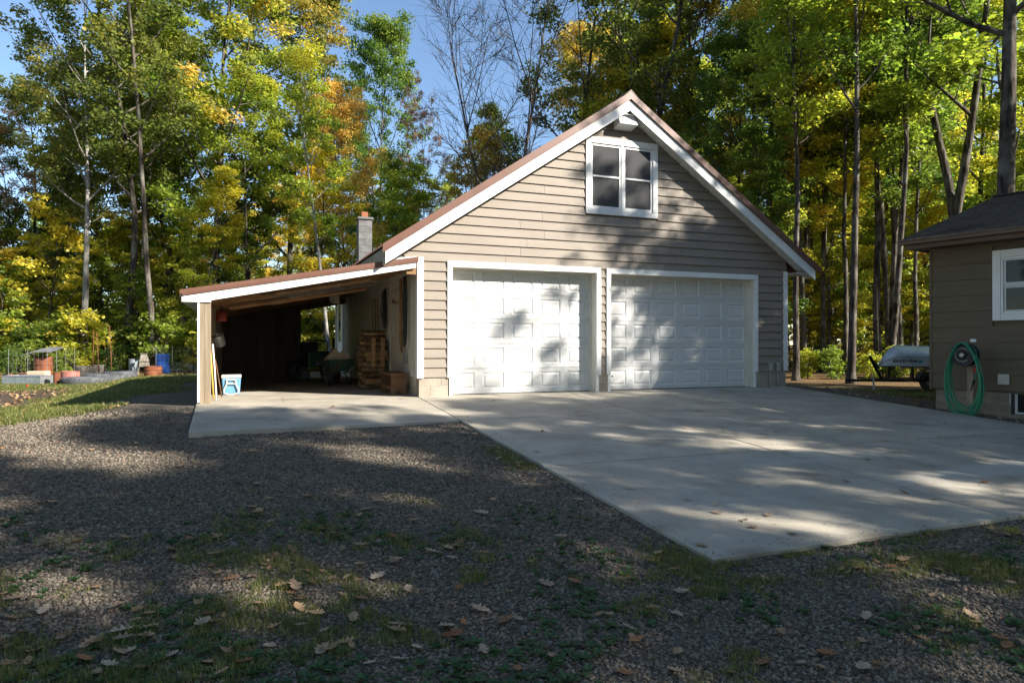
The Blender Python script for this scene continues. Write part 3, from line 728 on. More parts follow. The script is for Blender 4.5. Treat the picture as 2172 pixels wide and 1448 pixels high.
# window with white casing
win = MB()
win.box(hx0, hx0+.125, -.042, -.001, hz0, hz1).box(hx1-.125, hx1, -.042, -.001, hz0, hz1).box(hx0+.127, hx1-.127, -.040, -.001, hz1-.13, hz1).box(hx0+.127, hx1-.127, -.040, -.001, hz0, hz0+.115)
win = win.build('window', M['white'], HO, bevel=.004); win.name = 'house_window'
s = MB()
for a, b_, c, d in ((hx0+.128,hx0+.162,hz0+.118,hz1-.133),(hx1-.162,hx1-.128,hz0+.118,hz1-.133)): s.box(a,b_,-.030,-.004,c,d)
s.box(hx0+.163,hx1-.163,-.030,-.004,hz0+.118,hz0+.150).box(hx0+.163,hx1-.163,-.030,-.004,hz1-.165,hz1-.133)
s.build('sash', M['white'], win, bevel=.003)
zm = 2.015
for z0, z1, yy in ((hz0+.152, zm-.02, .004), (zm+.02, hz1-.167, -.006)):
    f_ = MB()
    f_.box(hx0+.165,hx0+.20,yy-.008,yy+.008,z0,z1).box(hx1-.20,hx1-.165,yy-.008,yy+.008,z0,z1).box(hx0+.201,hx1-.201,yy-.008,yy+.008,z0,z0+.03).box(hx0+.201,hx1-.201,yy-.008,yy+.008,z1-.028,z1)
    f_.build('sash_frame', M['silver'], win)
    MB().box(hx0+.199,hx1-.199,yy-.002,yy+.002,z0+.028,z1-.026).build('pane', M['glass'], win)
MB().box(hx0+.163,hx1-.163,-.02,.012,zm-.02,zm+.02).build('meeting_rail', M['silver'], win)
# louvred vent
vn = MB().box(1.135,1.315,-.065,-.030,.262,.452).build('dryer_vent', M['vent'], HO, bevel=.02)
for q in range(4): MB().hexa([(1.172,-.075,.293+q*.036),(1.278,-.075,.293+q*.036),(1.278,-.064,.293+q*.036),(1.172,-.064,.293+q*.036),(1.172,-.068,.322+q*.036),(1.278,-.068,.322+q*.036),(1.278,-.064,.322+q*.036),(1.172,-.064,.322+q*.036)]).build('louvre', M['vent'], vn)
# roof: shingle courses stepped up to the ridge, gutter, fascia, soffit
RY, RZ, EY, EZ = 3.62, 4.28, -.50, 2.955
XA, XB = -.335, WL+.3
b = MB()
nc = 30
for q in range(nc):
    t0, t1 = q/nc, (q+1)/nc
    y0, y1 = EY+(RY-EY)*t0, EY+(RY-EY)*t1
    z0, z1 = EZ+(RZ-EZ)*t0, EZ+(RZ-EZ)*t1
    x = XA; rr = random.Random(q)
    while x < XB:
        c = min(x + rr.choice((.25,.32,.40)), XB); up = rr.uniform(.006,.013)
        b.hexa([(x+.003,y0,z0-.02),(c-.003,y0,z0-.02),(c-.003,y1+.03,z1-.02),(x+.003,y1+.03,z1-.02),(x+.003,y0,z0+up),(c-.003,y0,z0+up),(c-.003,y1+.03,z1+.001),(x+.003,y1+.03,z1+.001)])
        x = c
b.add([(XA,RY,RZ-.01),(XB,RY,RZ-.01),(XB,2*RY-EY,EZ-.01),(XA,2*RY-EY,EZ-.01)], [(0,1,2,3)])
sh = b.build('roof_shingles', M['shingle'], HO); sh['kind'] = 'stuff'
MB().bar((XA,RY,RZ+.01),(XB,RY,RZ+.01),.22,.03).build('ridge_shingles', M['shingle'], HO)
MB().box(XA-.005, XB, EY-.06, EY+.06, 2.855, 2.935).box(XA-.005, XB, EY-.075, EY-.045, 2.915, 2.950).build('gutter', M['gutter'], HO, bevel=.012)
MB().box(XA+.09, XB, EY+.062, EY+.085, 2.78, 2.93).box(XA+.09, XA+.115, EY+.085, 2*RY-EY, 2.78, 2.85).build('fascia', M['gutter'], HO)
MB().box(XA+.116, XB, EY+.086, .02, 2.785, 2.80).build('soffit', M['gutter'], HO)
b = MB()
b.add([(0,.02,.118),(0,7.2,.118),(0,7.2,2.83),(0,RY,RZ-.12),(0,.02,2.83),(.15,.02,.118),(.15,7.2,.118),(.15,7.2,2.83),(.15,RY,RZ-.12),(.15,.02,2.83)],
      [(0,4,3,2,1),(5,6,7,8,9),(0,1,6,5),(1,2,7,6),(2,3,8,7),(3,4,9,8),(4,0,5,9)])
b.box(.15, WL, 7.0, 7.2, .1, 2.83).box(WL-.15, WL, .2, 7.0, .1, 2.83).box(.1, WL, .2, 7.1, -.4, .1)
b.build('gable_wall', M['house_siding'], HO)

# ------------------------------------------------------------------ hose post, reel and hose (in the house wall's frame, half a metre off it)
ang = math.atan2(-.978,.208)
HM = Matrix.Translation((9.2,-3.26,0)) @ Matrix.Rotation(ang, 4, 'Z')
def hp(x, y, z): return HM @ Vector((x,y,z))
HP = empty('hose_reel', hp(.86,-.40,-.27), ang, 'black hose reel on a short wooden post in front of the brown house', 'hose reel')
# local: x along wall, y inward, z up from the ground
MB().box(-.05,.05,-.05,.05,-.1,.86).build('post', M['post_wood'], HP, bevel=.004)
MB().box(-.012,.056,-.056,-.051,-.05,.14).build('bracket', M['black'], HP)
RM = Matrix.Translation((-.06,-.17,1.06)) @ Matrix.Rotation(RAD(90),4,'X')
MB().lathe([(.0,.055),(.06,.055),(.068,.045),(.075,.03),(.155,.026),(.172,.034),(.205,.034),(.212,.02),(.205,.006),(.0,.006)], 40, RM).build('front_flange', M['black'], HP, smooth=False)
MB().lathe([(.0,-.17),(.195,-.17),(.205,-.16),(.195,-.15),(.0,-.15)], 32, RM).build('rear_flange', M['black'], HP)
MB().lathe([(.13,-.15),(.13,.006)], 28, RM).build('drum', M['black'], HP)
b = MB()
for q in range(20):
    a = 2*math.pi*q/20
    if math.cos(a) > .62: continue
    b.lathe([(.0,.0),(.009,.0),(.009,.003),(.0,.003)], 8, RM @ Matrix.Translation((math.cos(a)*.118, math.sin(a)*.118, .0285)))
b.build('rim_holes', M['silver'], HP)
b = MB()
c4 = [(-.045,0),(0,.04),(.045,.01),(.0,-.05)]
b.add([RM @ Vector((x,y,.0555)) for x,y in c4] + [RM @ Vector((x*.9,y*.9,.060)) for x,y in c4], [(0,1,2,3),(4,5,6,7),(0,1,5,4),(1,2,6,5),(2,3,7,6),(3,0,4,7)])
b.build('hub_badge', M['silver'], HP)
MB().box(.0,.105,-.06,.05,1.275,1.345).build('tap_timer', M['galv'], HP, bevel=.015)
MB().lathe([(.0,0),(.045,0),(.045,.05),(.0,.05)], 14, Matrix.Translation((.10,-.02,.80)) @ Matrix.Rotation(RAD(90),4,'X')).build('valve_wheel', M['red'], HP)
pts = []
rh = random.Random(3)
for k in range(8):
    wb, zb = .335 - .022*(k % 4) + rh.uniform(-.012,.012), -.045 + .055*(k % 4) + rh.uniform(-.012,.012)
    yk = -.275 + .021*k
    xo = rh.uniform(-.02,.02)
    for q in range(28):
        th = 2*math.pi*q/28
        cz = math.cos(th)
        ww = .205 + (wb-.205)*((1-cz)/2)**.6
        ztop = 1.275 - .006*(k % 3)
        zz = (ztop+zb)/2 + (ztop-zb)/2*cz
        pts.append(Vector((-.05 + xo*(1-cz)/2 + ww*math.sin(th) + .03*(1-cz)/2, yk + .021*q/28, zz)))
pts += [Vector((.10,-.10,1.20)), Vector((.15,-.12,.95)), Vector((.13,-.13,.70)), Vector((.10,-.13,.62))]
def smooth_pts(p):
    out = []
    for a, c in zip(p[:-1], p[1:]): out += [a*.75+c*.25, a*.25+c*.75]
    return [p[0]] + out + [p[-1]]
hose = empty('garden_hose', HP.location, ang, 'coiled green garden hose hanging in long loops from the black reel', 'hose')
MB().tube(smooth_pts(pts), .0115, 8).build('hose_line', M['hose'], hose, smooth=True)
MB().tube([(.10,-.13,.63),(.085,-.132,.56),(.075,-.132,.53),(.045,-.135,.42)], [.016,.02,.012,.008], 8).build('nozzle', M['black'], hose, smooth=True)
b = MB().tube([hp(.95+.1*i,-.62-.02*math.sin(i),0)*1 - Vector((0,0,.345)) for i in range(9)], .011, 6)
tag(b.build('ground_hose', M['hose'], smooth=True), 'short run of green hose lying on the ground along the brown house', 'hose')

# ------------------------------------------------------------------ upturned boat on its trailer
BA = math.atan2(-.37,.929)
BO = empty('boat', (13.08,1.05,.40), BA, 'upturned aluminium boat with a registration number behind the brown house', 'boat')
def hull(s, v, side):
    """s metres from the bow, v 0 gunwale .. 1 keel (upside down, keel up); side -1 faces the driveway"""
    keel = .54*min(1, (max(s,0)/.34))**.45 - .030*max(0, s-.34)
    beam = .66*min(1, (max(s,.0)+.03)/1.7)**.62
    if v < .40: w = beam*(1-.10*v/.40); z = keel*.46*(v/.40)
    else:
        t = (v-.40)/.60; w = beam*.90*(1-t**1.6); z = keel*(.46+.54*(1-(1-t)**1.5))
    return Vector((s + .10*(1-v)*max(0, 1-s/.4)*-1 + .0, side*w, z))
ns, nv = 40, 14
for side, nm in ((-1,'hull_side'),(1,'hull_side')):
    vs = [hull(4.3*(i/ns)**1.3, j/nv, side) for i in range(ns+1) for j in range(nv+1)]
    fs = [(i*(nv+1)+j, (i+1)*(nv+1)+j, (i+1)*(nv+1)+j+1, i*(nv+1)+j+1) for i in range(ns) for j in range(nv)]
    o = MB().add(vs, fs).build(nm, M['alu'], BO, smooth=True)
    so = o.modifiers.new('t','SOLIDIFY'); so.thickness = .006
b = MB()
for v in (.0, .40):
    for side in (-1, 1): b.tube([hull(4.3*(i/30)**1.3, v, side)*1.0 + Vector((0,side*.008,0)) for i in range(31)], .013, 6)
b.tube([hull(4.3*(i/30)**1.3, 1, 1)+Vector((0,0,.004)) for i in range(31)], .014, 6)
b.build('gunwale_rail', M['alu'], BO, smooth=True)
tr = [hull(4.3, j/nv, -1) for j in range(nv+1)] + [hull(4.3, j/nv, 1) for j in range(nv-1,-1,-1)]
MB().add(tr, [tuple(range(len(tr)))]).build('transom', M['alu'], BO)
# registration number, reading upside down as the boat lies
cu = bpy.data.curves.new('registration', 'FONT'); cu.body = 'WS1151VF'; cu.size = .105; cu.offset = .006; cu.space_character = 1.12
tmp = bpy.data.objects.new('registration', cu); COL.objects.link(tmp)
bpy.context.view_layer.update()
me = bpy.data.meshes.new_from_object(tmp.evaluated_get(bpy.context.evaluated_depsgraph_get()))
bpy.data.objects.remove(tmp)
xsz = max(v.co.x for v in me.vertices)
for v in me.vertices:
    s_ = .74 - v.co.x/xsz*.52; h_ = .165 - v.co.y*.95
    p = hull(s_, .40*h_/(hull(s_, .40, -1).z), -1)
    v.co = p + Vector((-.004,-.008,0))
me.name = 'registration_number'
link('registration_number', me, M['ink'], BO)
vs = []
for a, c in ((.765,.085),(.85,.085),(.85,.16),(.765,.16)):
    vs.append(hull(a, .40*c/(hull(a,.40,-1).z), -1) + Vector((-.004,-.008,0)))
MB().add(vs, [(0,1,2,3)]).build('registration_sticker', M['decal'], BO)

TR = empty('boat_trailer', (13.08,1.05,-.30), BA, 'black boat trailer under the upturned aluminium boat', 'trailer')
MB().bar((-1.0,-.05,.30),(3.6,-.05,.30),.07,.07).build('frame_beam', M['black'], TR)
for x in (.5,1.6,3.0): MB().bar((x,-.6,.33),(x,.6,.33),.06,.06).build('cross_bar', M['black'], TR)
for x in (.5,3.0):
    for y in (-.56,.56): MB().bar((x,y,.36),(x,y,.695),.05,.05).build('bunk_post', M['black'], TR)
for y in (-.56,.56): MB().box(.2,3.6,y-.045,y+.045,.655,.69).build('bunk', M['old_wood'], TR)
MB().bar((-.03,-.05,.32),(-.36,-.05,.95),.06,.06).bar((-.36,-.05,.93),(-.10,-.05,.62),.04,.04).build('winch_post', M['black'], TR)
MB().tube([(-.30,-.14,.45),(-.30,-.14,-.05)], .025, 8).lathe([(.0,-.06),(.07,-.06),(.07,-.04),(.0,-.04)], 12, Matrix.Translation((-.30,-.14,0))).build('jack', M['galv'], TR)
for y in (-.75,.75):
    w_ = MB().lathe([(.14,-.07),(.24,-.085),(.27,-.06),(.27,.06),(.24,.085),(.14,.07)], 24, Matrix.Translation((1.75,y,.24)) @ Matrix.Rotation(RAD(90),4,'X'), close=True).build('wheel', M['rubber'], TR)
    MB().lathe([(.0,-.05),(.145,-.05),(.145,.05),(.0,.05)], 18, Matrix.Translation((1.75,y,.24)) @ Matrix.Rotation(RAD(90),4,'X')).build('rim', M['silver'], w_)
    f_ = [(1.75+.36*math.cos(t), .24+.34*math.sin(t)) for t in [math.pi*i/10 for i in range(11)]] 
    f_ += [(1.75+.34*math.cos(t), .24+.32*math.sin(t)) for t in [math.pi*i/10 for i in range(10,-1,-1)]]
    MB().prism(f_, y-.13, y+.13).build('fender', M['black'], TR)

# ------------------------------------------------------------------ things kept in the carport
CO = empty('cooler', (-3.24,2.05,0), 0, 'small blue picnic cooler with cream lid and handle on carport floor', 'cooler')
MB().hexa([(-.15,-.24,0),(.15,-.24,0),(.15,.24,0),(-.15,.24,0),(-.172,-.265,.325),(.172,-.265,.325),(.172,.265,.325),(-.172,.265,.325)]).build('body', M['cooler_blue'], CO, bevel=.02)
MB().box(-.178,.178,-.272,.272,.328,.385).build('lid', M['cooler_white'], CO, bevel=.012)
hpts = [(-.07,-.285,.30),(-.085,-.285,.20),(-.13,-.285,.11),(-.125,-.285,.04),(-.05,-.285,.015),(.05,-.285,.015),(.125,-.285,.04),(.13,-.285,.11),(.085,-.285,.20),(.07,-.285,.30)]
MB().tube(hpts, .013, 6).box(-.09,.09,-.298,-.268,.21,.225).box(-.09,.09,-.298,-.268,.285,.30).build('handle', M['cooler_white'], CO)

# long-handled tools leaning inside the front post
def pole(name, label, a, b_, r, m, head=None, cat='tool'):
    e = empty(name, a, 0, label, cat, 'long-handled tools in the carport')
    d = Vector(b_) - Vector(a)
    MB().tube([(0,0,0), tuple(d*.5+Vector((.006,0,0))), tuple(d)], r, 8).build('handle', m, e, smooth=True)
    if head: head(e, d)
    return e
def broom(e, d):
    b = MB().box(-.14,.14,-.02,.02,.10,.14)
    for i in range(14): b.bar((-.13+i*.02,0,.10),(-.15+i*.023,0,-.0),.012,.02)
    b.build('brush', M['yellow'], e)
def blade(e, d):
    MB().add([(d.x-.10,d.y,d.z),(d.x+.10,d.y,d.z),(d.x+.11,d.y+.02,d.z+.16),(d.x,d.y+.03,d.z+.26),(d.x-.11,d.y+.02,d.z+.16)], [(0,1,2,3,4)]).build('blade', M['silver'], e)
pole('push_broom','white-handled tool leaning nearest the cooler', (-3.47,.55,.0), (-3.53,.62,.98), .013, M['white'])
pole('rake','yellow and grey wooden handle leaning behind the front post', (-3.52,.80,.0), (-3.62,.95,1.38), .015, M['yellow'])
pole('shovel','pale wooden handle with a steel end leaning by the post', (-3.47,.95,.0), (-3.60,1.1,1.38), .015, M['post_wood'])
pole('hoe','dark thin handle leaning beside the blue cooler', (-3.40,1.35,.0), (-3.62,1.55,1.25), .011, M['stool'])
lv = MB().box(-3.64,-3.55,.40,.44,.10,1.05).build('grey_plank', M['grey_wood']); tag(lv, 'weathered plank standing on edge behind the front post', 'plank')
lv.name = 'plank'
bk = empty('bucket', (-3.44,2.5,.95), 0, 'galvanised bucket hanging on the carport side wall', 'bucket'); bk.rotation_euler = (RAD(12),RAD(-25),RAD(20))
MB().lathe([(.0,0),(.095,0),(.125,.22),(.132,.225),(.127,.23),(.12,.222),(.09,.008),(.0,.008)], 24).build('pail', M['galv'], bk, smooth=True)
MB().tube([(.125*math.cos(t),.02,.22+.13*math.sin(t)) for t in [math.pi*i/12 for i in range(13)]], .004, 6).build('bail', M['wire'], bk)
gc = empty('gas_can', (-3.42,1.9,1.42), .3, 'red fuel can hanging under the carport roof edge', 'can')
MB().lathe([(.0,0),(.085,0),(.1,.02),(.1,.15),(.085,.18),(.03,.2),(.03,.22),(.0,.22)], 20).build('body', M['dark_red'], gc, smooth=True)
MB().tube([(.0,.0,.2),(.0,.09,.27),(.0,.0,.30),(.0,-.07,.25),(.0,-.05,.19)], .009, 6).build('handle', M['black'], gc)

# hanging loops on the side wall
def loops(name, label, y, ztop, zbot, wdt, n, m, r, cat, seed):
    rr = random.Random(seed)
    e = empty(name, (-.06,y,ztop), 0, label, cat)
    MB().tube([(.05,0,.02),(-.03,0,.0),(-.04,0,.03)], .008, 6).build('hook', M['black'], e)
    p = []
    for k in range(n):
        zb = zbot + rr.uniform(-.08,.10); ww = wdt*rr.uniform(.75,1.15); xo = -.03-.010*k
        for q in range(16):
            th = 2*math.pi*q/16; c = math.cos(th)
            p.append(Vector((xo+rr.uniform(-.006,.006), ww*math.sin(th)*((1-c)/2)**.5, (zb-ztop)*(1-c)/2)))
    MB().tube(smooth_pts(p), r, 6).build('coil', m, e, smooth=True)
loops('rope_coil','brown rope coil hanging on the wall beside the side door', .98, 2.28, .85, .05, 6, M['rope'], .011, 'rope', 1)
loops('strap_bundle','dark straps hanging nearest the corner of the garage', .62, 2.30, .95, .05, 6, M['cable'], .012, 'straps', 2)
loops('cable_coil','black cable coil hanging above the firewood', 2.62, 2.20, 1.35, .16, 5, M['cable'], .010, 'cable', 3)
loops('wire_coil','thin wire coil hanging high on the wall past the door', 2.95, 2.15, 1.5, .2, 3, M['cable'], .006, 'wire', 4)
fs_ = empty('fly_swatter', (-.07,.80,1.12), 0, 'grey fly swatter hanging below the rope coil', 'fly swatter')
MB().tube([(0,0,0),(0,.01,-.30)], .005, 6).build('handle', M['cable'], fs_)
MB().hexa([(-.004,-.06,-.52),(.004,-.06,-.52),(.004,.07,-.54),(-.004,.07,-.54),(-.004,-.03,-.30),(.004,-.03,-.30),(.004,.05,-.30),(-.004,.05,-.30)]).build('paddle', M['grey_plastic'], fs_)
for i,(y,zl,w_) in enumerate(((3.6,1.15,.16),(3.9,1.05,.13),(4.25,1.25,.10))):
    e = empty('hanging_shovel', (-.08,y,2.05), 0, ('broad dark shovel hanging above the firewood','narrow spade hanging behind the broad shovel','garden fork hanging deepest above the firewood')[i], 'shovel')
    MB().tube([(0,0,0),(0,0,-zl+.3)], .014, 6).build('handle', M['raw_wood'], e)
    MB().add([(-.02,-w_,-zl+.32),(-.02,w_,-zl+.32),(-.035,w_,-zl+.06),(-.04,0,-zl-.05),(-.035,-w_,-zl+.06)], [(0,1,2,3,4)]).build('blade', M['black'], e)
hb_ = MB().tube([(-.05,1.35,1.86),(-.05,1.55,1.83),(-.05,1.95,1.84),(-.05,2.15,1.90)], .014, 6).tube([(-.05,1.38,1.86),(-.05,1.33,1.78)], .016, 6)
tag(hb_.build('door_handle_bar', M['rope']), 'curved wooden handle bar hung across the top of the side door', 'handle')

# firewood: every split log
rl = random.Random(11)
def log_mesh(sd):
    r2 = random.Random(sd); n = 7
    kind = sd % 3
    angs = sorted(r2.uniform(0, 2*math.pi) for _ in range(n)) if kind else [2*math.pi*i/n for i in range(n)]
    if kind: pr = [(.062*r2.uniform(.7,1.1)*math.cos(a), .062*r2.uniform(.7,1.1)*math.sin(a)) for a in [2*math.pi*i/5+r2.uniform(-.3,.3) for i in range(5)]]
    else: pr = [(.055*math.cos(a), .055*math.sin(a)) for a in angs]
    m_ = len(pr)
    vs = []
    for x, k_ in ((-.24,1.0),(-.08,1.05),(.08,.98),(.24,1.03)): vs += [(x, p[0]*k_*r2.uniform(.93,1.07), p[1]*k_*r2.uniform(.93,1.07)) for p in pr]
    fs = [(i*m_+q, i*m_+(q+1)%m_, (i+1)*m_+(q+1)%m_, (i+1)*m_+q) for i in range(3) for q in range(m_)]
    fs += [tuple(range(m_-1,-1,-1)), tuple(3*m_+q for q in range(m_))]
    me = MB().add(vs, fs).mesh('firewood_log')
    me.materials.append(M['log_bark']); me.materials.append(M['log_end'])
    for p in me.polygons:
        if p.index >= len(fs)-2 or (kind and p.index % m_ in (0,1)): p.material_index = 1
    return me
LM_ = [log_mesh(s) for s in range(9)]
for iy in range(8):
    hh = rl.choice((9,10,11,11))
    for iz in range(hh):
        if iy == 0 and iz > 8 and rl.random() < .4: continue
        o = link('firewood_log', LM_[rl.randrange(9)], None, None, loc=(-.31+rl.uniform(-.09,.04), 2.58+iy*.118+rl.uniform(-.02,.02), .066+iz*.117+rl.uniform(-.012,.012)), rot=(rl.uniform(0,6.28), rl.uniform(-.06,.06), rl.uniform(-.10,.10)))
        tag(o, 'split firewood log in the tall stack against the garage side wall', 'log', 'stacked firewood logs')
for x in (-.20, -.40):
    o = MB().hexa([(x-.045,2.46,.48),(x+.045,2.46,.48),(x+.045,2.48,.48),(x-.045,2.48,.48),(x-.02,2.50,1.12),(x+.07,2.50,1.12),(x+.07,2.52,1.12),(x-.02,2.52,1.12)]).build('plank', M['raw_wood'])
    tag(o, 'orange-brown plank leaning on the firewood, '+('nearer the side door' if x > -.3 else 'farther from the side door'), 'plank')
ST = empty('bench', (-.235,1.15,0), 0, 'low dark wooden bench by the garage side door', 'bench')
MB().box(-.185,.185,-.60,.60,.385,.42).build('seat', M['stool'], ST, bevel=.006)
for y in (-.52,.50):
    MB().prism([(-.15,0),(-.06,0),(-.03,.06),(.03,.06),(.06,0),(.15,0),(.15,.383),(-.15,.383)], y, y+.028).build('leg', M['stool'], ST)
for x in (-.15,.125): MB().box(x,x+.025,-.49,.495,.10,.17).build('stretcher', M['stool'], ST)

WB = empty('wheelbarrow', (-.95,4.3,0), .25, 'green steel wheelbarrow loaded with cardboard in the carport', 'wheelbarrow')
b = MB()
o_, i_ = [(-.33,-.42,.62),(.33,-.42,.62),(.30,.50,.66),(-.30,.50,.66)], [(-.20,-.25,.34),(.20,-.25,.34),(.17,.22,.36),(-.17,.22,.36)]
b.add(o_+i_, [(0,1,5,4),(1,2,6,5),(2,3,7,6),(3,0,4,7),(4,5,6,7)])
t_ = b.build('tray', M['barrow'], WB); t_.modifiers.new('t','SOLIDIFY').thickness = .012
MB().tube([(-.28,-1.0,.55),(-.24,-.3,.32),(-.10,.55,.22)], .017, 8).tube([(.28,-1.0,.55),(.24,-.3,.32),(.10,.55,.22)], .017, 8).build('handles', M['raw_wood'], WB)
for x in (-.24,.24): MB().tube([(x,-.30,.31),(x,-.42,.02),(x,-.20,.02),(x*.9,.0,.30)], .013, 6).build('leg', M['black'], WB)
w_ = MB().lathe([(.10,-.04),(.17,-.05),(.2,-.03),(.2,.03),(.17,.05),(.10,.04)], 22, Matrix.Translation((0,.62,.2)) @ Matrix.Rotation(RAD(90),4,'Y'), close=True).build('wheel', M['rubber'], WB)
MB().lathe([(.0,-.03),(.105,-.03),(.105,.03),(.0,.03)], 14, Matrix.Translation((0,.62,.2)) @ Matrix.Rotation(RAD(90),4,'Y')).build('rim', M['silver'], w_)
o = MB().hexa([(-1.25,4.0,.60),(-.72,4.12,.60),(-.72,4.5,.60),(-1.25,4.4,.60),(-1.02,4.05,.86),(-.98,4.05,.86),(-.97,4.35,.88),(-1.0,4.35,.88)]).add([(-1.0,3.95,.63),(-.62,4.05,.63),(-.80,4.15,.88)],[(0,1,2)]).build('cardboard', M['cardboard'])
tag(o, 'folded pale cardboard piled in the green wheelbarrow', 'cardboard')

RMW = empty('riding_mower', (-1.15,7.4,0), .15, 'dark green garden tractor with a hoop parked at the back of the carport', 'mower')
MB().box(-.38,.38,-.85,.0,.35,.78).box(-.30,.30,.0,.75,.35,.62).build('body', M['mower_green'], RMW, bevel=.04)
MB().box(-.24,.24,.15,.55,.62,.72).box(-.24,.24,.50,.58,.72,1.05).build('seat', M['black'], RMW, bevel=.03)
MB().tube([(-.36,-.02,.75),(-.36,-.06,1.02),(-.30,-.08,1.08),(.30,-.08,1.08),(.36,-.06,1.02),(.36,-.02,.75)], .02, 8).build('hoop', M['black'], RMW)
MB().box(-.50,-.44,-.06,.0,.2,1.18).box(.50,.55,-.08,-.0,.2,1.15).build('side_lever', M['black'], RMW)
for x,y,r in ((-.42,-.62,.2),(.42,-.62,.2),(-.44,.5,.27),(.44,.5,.27)):
    w_ = MB().lathe([(r*.5,-.08),(r*.9,-.1),(r,-.07),(r,.07),(r*.9,.1),(r*.5,.08)], 22, Matrix.Translation((x,y,r)) @ Matrix.Rotation(RAD(90),4,'Y'), close=True).build('wheel', M['rubber'], RMW)
    MB().lathe([(.0,-.06),(r*.52,-.06),(r*.52,.06),(.0,.06)], 14, Matrix.Translation((x,y,r)) @ Matrix.Rotation(RAD(90),4,'Y')).build('rim', M['silver'], w_)
MB().box(-.16,.16,-.87,-.852,.40,.52).build('grille', M['silver'], RMW)

# lumber stored on cleats under the rafters
rr = random.Random(21)
for i in range(17):
    y = .12 + i*.13 + rr.uniform(-.04,.04); x0 = -3.4 + rr.uniform(0,1.3); ln = rr.uniform(1.0,2.0); x1 = min(x0+ln, -.5)
    d_ = -.18 - rr.uniform(0,.13); w_ = rr.uniform(.05,.15); th_ = rr.uniform(.018,.05)
    o = MB().hexa([(x0,y,zc(x0)+d_-th_),(x1,y+.03,zc(x1)+d_-th_),(x1,y+w_+.03,zc(x1)+d_-th_),(x0,y+w_,zc(x0)+d_-th_),(x0,y,zc(x0)+d_),(x1,y+.03,zc(x1)+d_),(x1,y+w_+.03,zc(x1)+d_),(x0,y+w_,zc(x0)+d_)]).build('plank', M[('raw_wood','old_wood','raw_wood','grey_wood')[i % 4]])
    tag(o, 'loose '+('orange-brown','dark','orange-brown','grey')[i % 4]+' board stored overhead under the carport rafters', 'plank', 'boards stored under the carport rafters')
tag(MB().bar((-2.0,2.6,zc(-2.0)-.24),(-1.35,2.7,zc(-1.35)-.22),.03,.03).build('red_rod', M['red']), 'red rod stored overhead under the carport rafters', 'rod')
tag(MB().hexa([(-1.28,2.6,1.86),(-1.08,2.6,1.84),(-1.08,2.68,1.84),(-1.28,2.68,1.86),(-1.33,2.6,2.08),(-1.10,2.6,2.12),(-1.10,2.68,2.12),(-1.33,2.68,2.08)]).build('rag', M['grey_wood'], bevel=.03), 'grey rag hanging from the rafters over the rear opening', 'rag')

# ------------------------------------------------------------------ garden corner at the left
def on(x, y, dz=0): return (x, y, float(gz(x, y)) + dz)
def at(px, Zd):                                   # surveyed bearing (photo column) and distance ahead -> yard coordinates
    u = (px-1086)/1448
    return (-3.08 + Zd*(.3697+.929*u), -12.44 + Zd*(.929-.3697*u))
TT = empty('planter_trough', on(-9.3,13.35), math.atan2(-.747,1.204), 'long pale galvanised trough planter at the left edge of the yard', 'planter')
b = MB()
for a in ((-.70,.70,-.30,-.285,0,.28),(-.70,.70,.285,.30,0,.28),(-.70,-.685,-.284,.284,0,.28),(.685,.70,-.284,.284,0,.28)): b.box(*a)
b.build('tank', M['galv'], TT)
MB().box(-.684,.684,-.284,.284,.02,.22).build('soil', M['joint'], TT)
MB().tube([(-.70,-.30,.28),(.70,-.30,.28),(.70,.30,.28),(-.70,.30,.28),(-.70,-.30,.28)], .014, 6).build('rim', M['galv'], TT)

def drum(name, label, p, r, h, m, ribs=True, cat='drum', rim=None, rot=None):
    e = empty(name, on(*p), 0, label, cat)
    if rot: e.rotation_euler = rot
    pr = [(.0,.0),(r,.0),(r+.012,.01),(r,.025)]
    if ribs:
        for t in (.34,.67): pr += [(r,h*t-.025),(r+.014,h*t),(r,h*t+.025)]
    pr += [(r,h-.02),(r+.012,h-.01),(r,h),(r-.015,h),(r-.02,h-.06),(.0,h-.06)]
    MB().lathe(pr, 28).build('shell', m, e, smooth=False)
    return e
dr = drum('rusty_drum','rusty steel drum under a curved sheet of corrugated metal', at(92,23.6), .28, .86, M['rust'])
cp = at(91,23.5)
CL_ = empty('corrugated_lid', on(cp[0],cp[1],.90), RAD(-22), 'curved dark corrugated metal sheet lying over the rusty drum', 'metal sheet')
vs, fs = [], []
for i in range(73):
    x = -.52 + i*1.04/72
    zz = .10*(1-(x/.6)**2) + .13*(x/.52)*.5 + .016*math.cos(i*2*math.pi/4)
    vs += [(x,-.34,zz),(x,.34,zz+.16)]
fs = [(2*i,2*i+2,2*i+3,2*i+1) for i in range(72)]
o = MB().add(vs, fs).build('sheet', M['rubber'], CL_); o.modifiers.new('t','SOLIDIFY').thickness = .006
drum('rusty_pipe_can','rust-brown flanged steel can beside the pale trough', at(121,21.3), .10, .40, M['rust'], False, 'can')
drum('red_half_drum','half drum with flaking red paint behind the tractor tyres', at(149,24.6), .30, .30, M['pinkred'], False)
drum('rusty_half_drum','rusty half drum standing in front of the blue barrel', at(325,26.8), .32, .40, M['rust'], True)
drum('blue_barrel','bright blue plastic barrel by the wire fence', at(345,30.0), .29, .84, M['blue_plastic'], True, 'barrel')
drum('grey_bin','dull blue-grey plastic bin beside the wooden stand', at(283,30.2), .19, .60, M['grey_plastic'], False, 'bin')
e = drum('red_tub','wide red tub behind the pale trough', at(43,23.6), .38, .22, M['pinkred'], False, 'tub')
tag(MB().box(-.30,.30,-.16,.16,0,.22).build('straw_block', M['cardboard'], loc=on(*at(82,22.6),.18), rot=(0,0,-.3), bevel=.03), 'pale block behind the trough in front of the rusty drum', 'block')
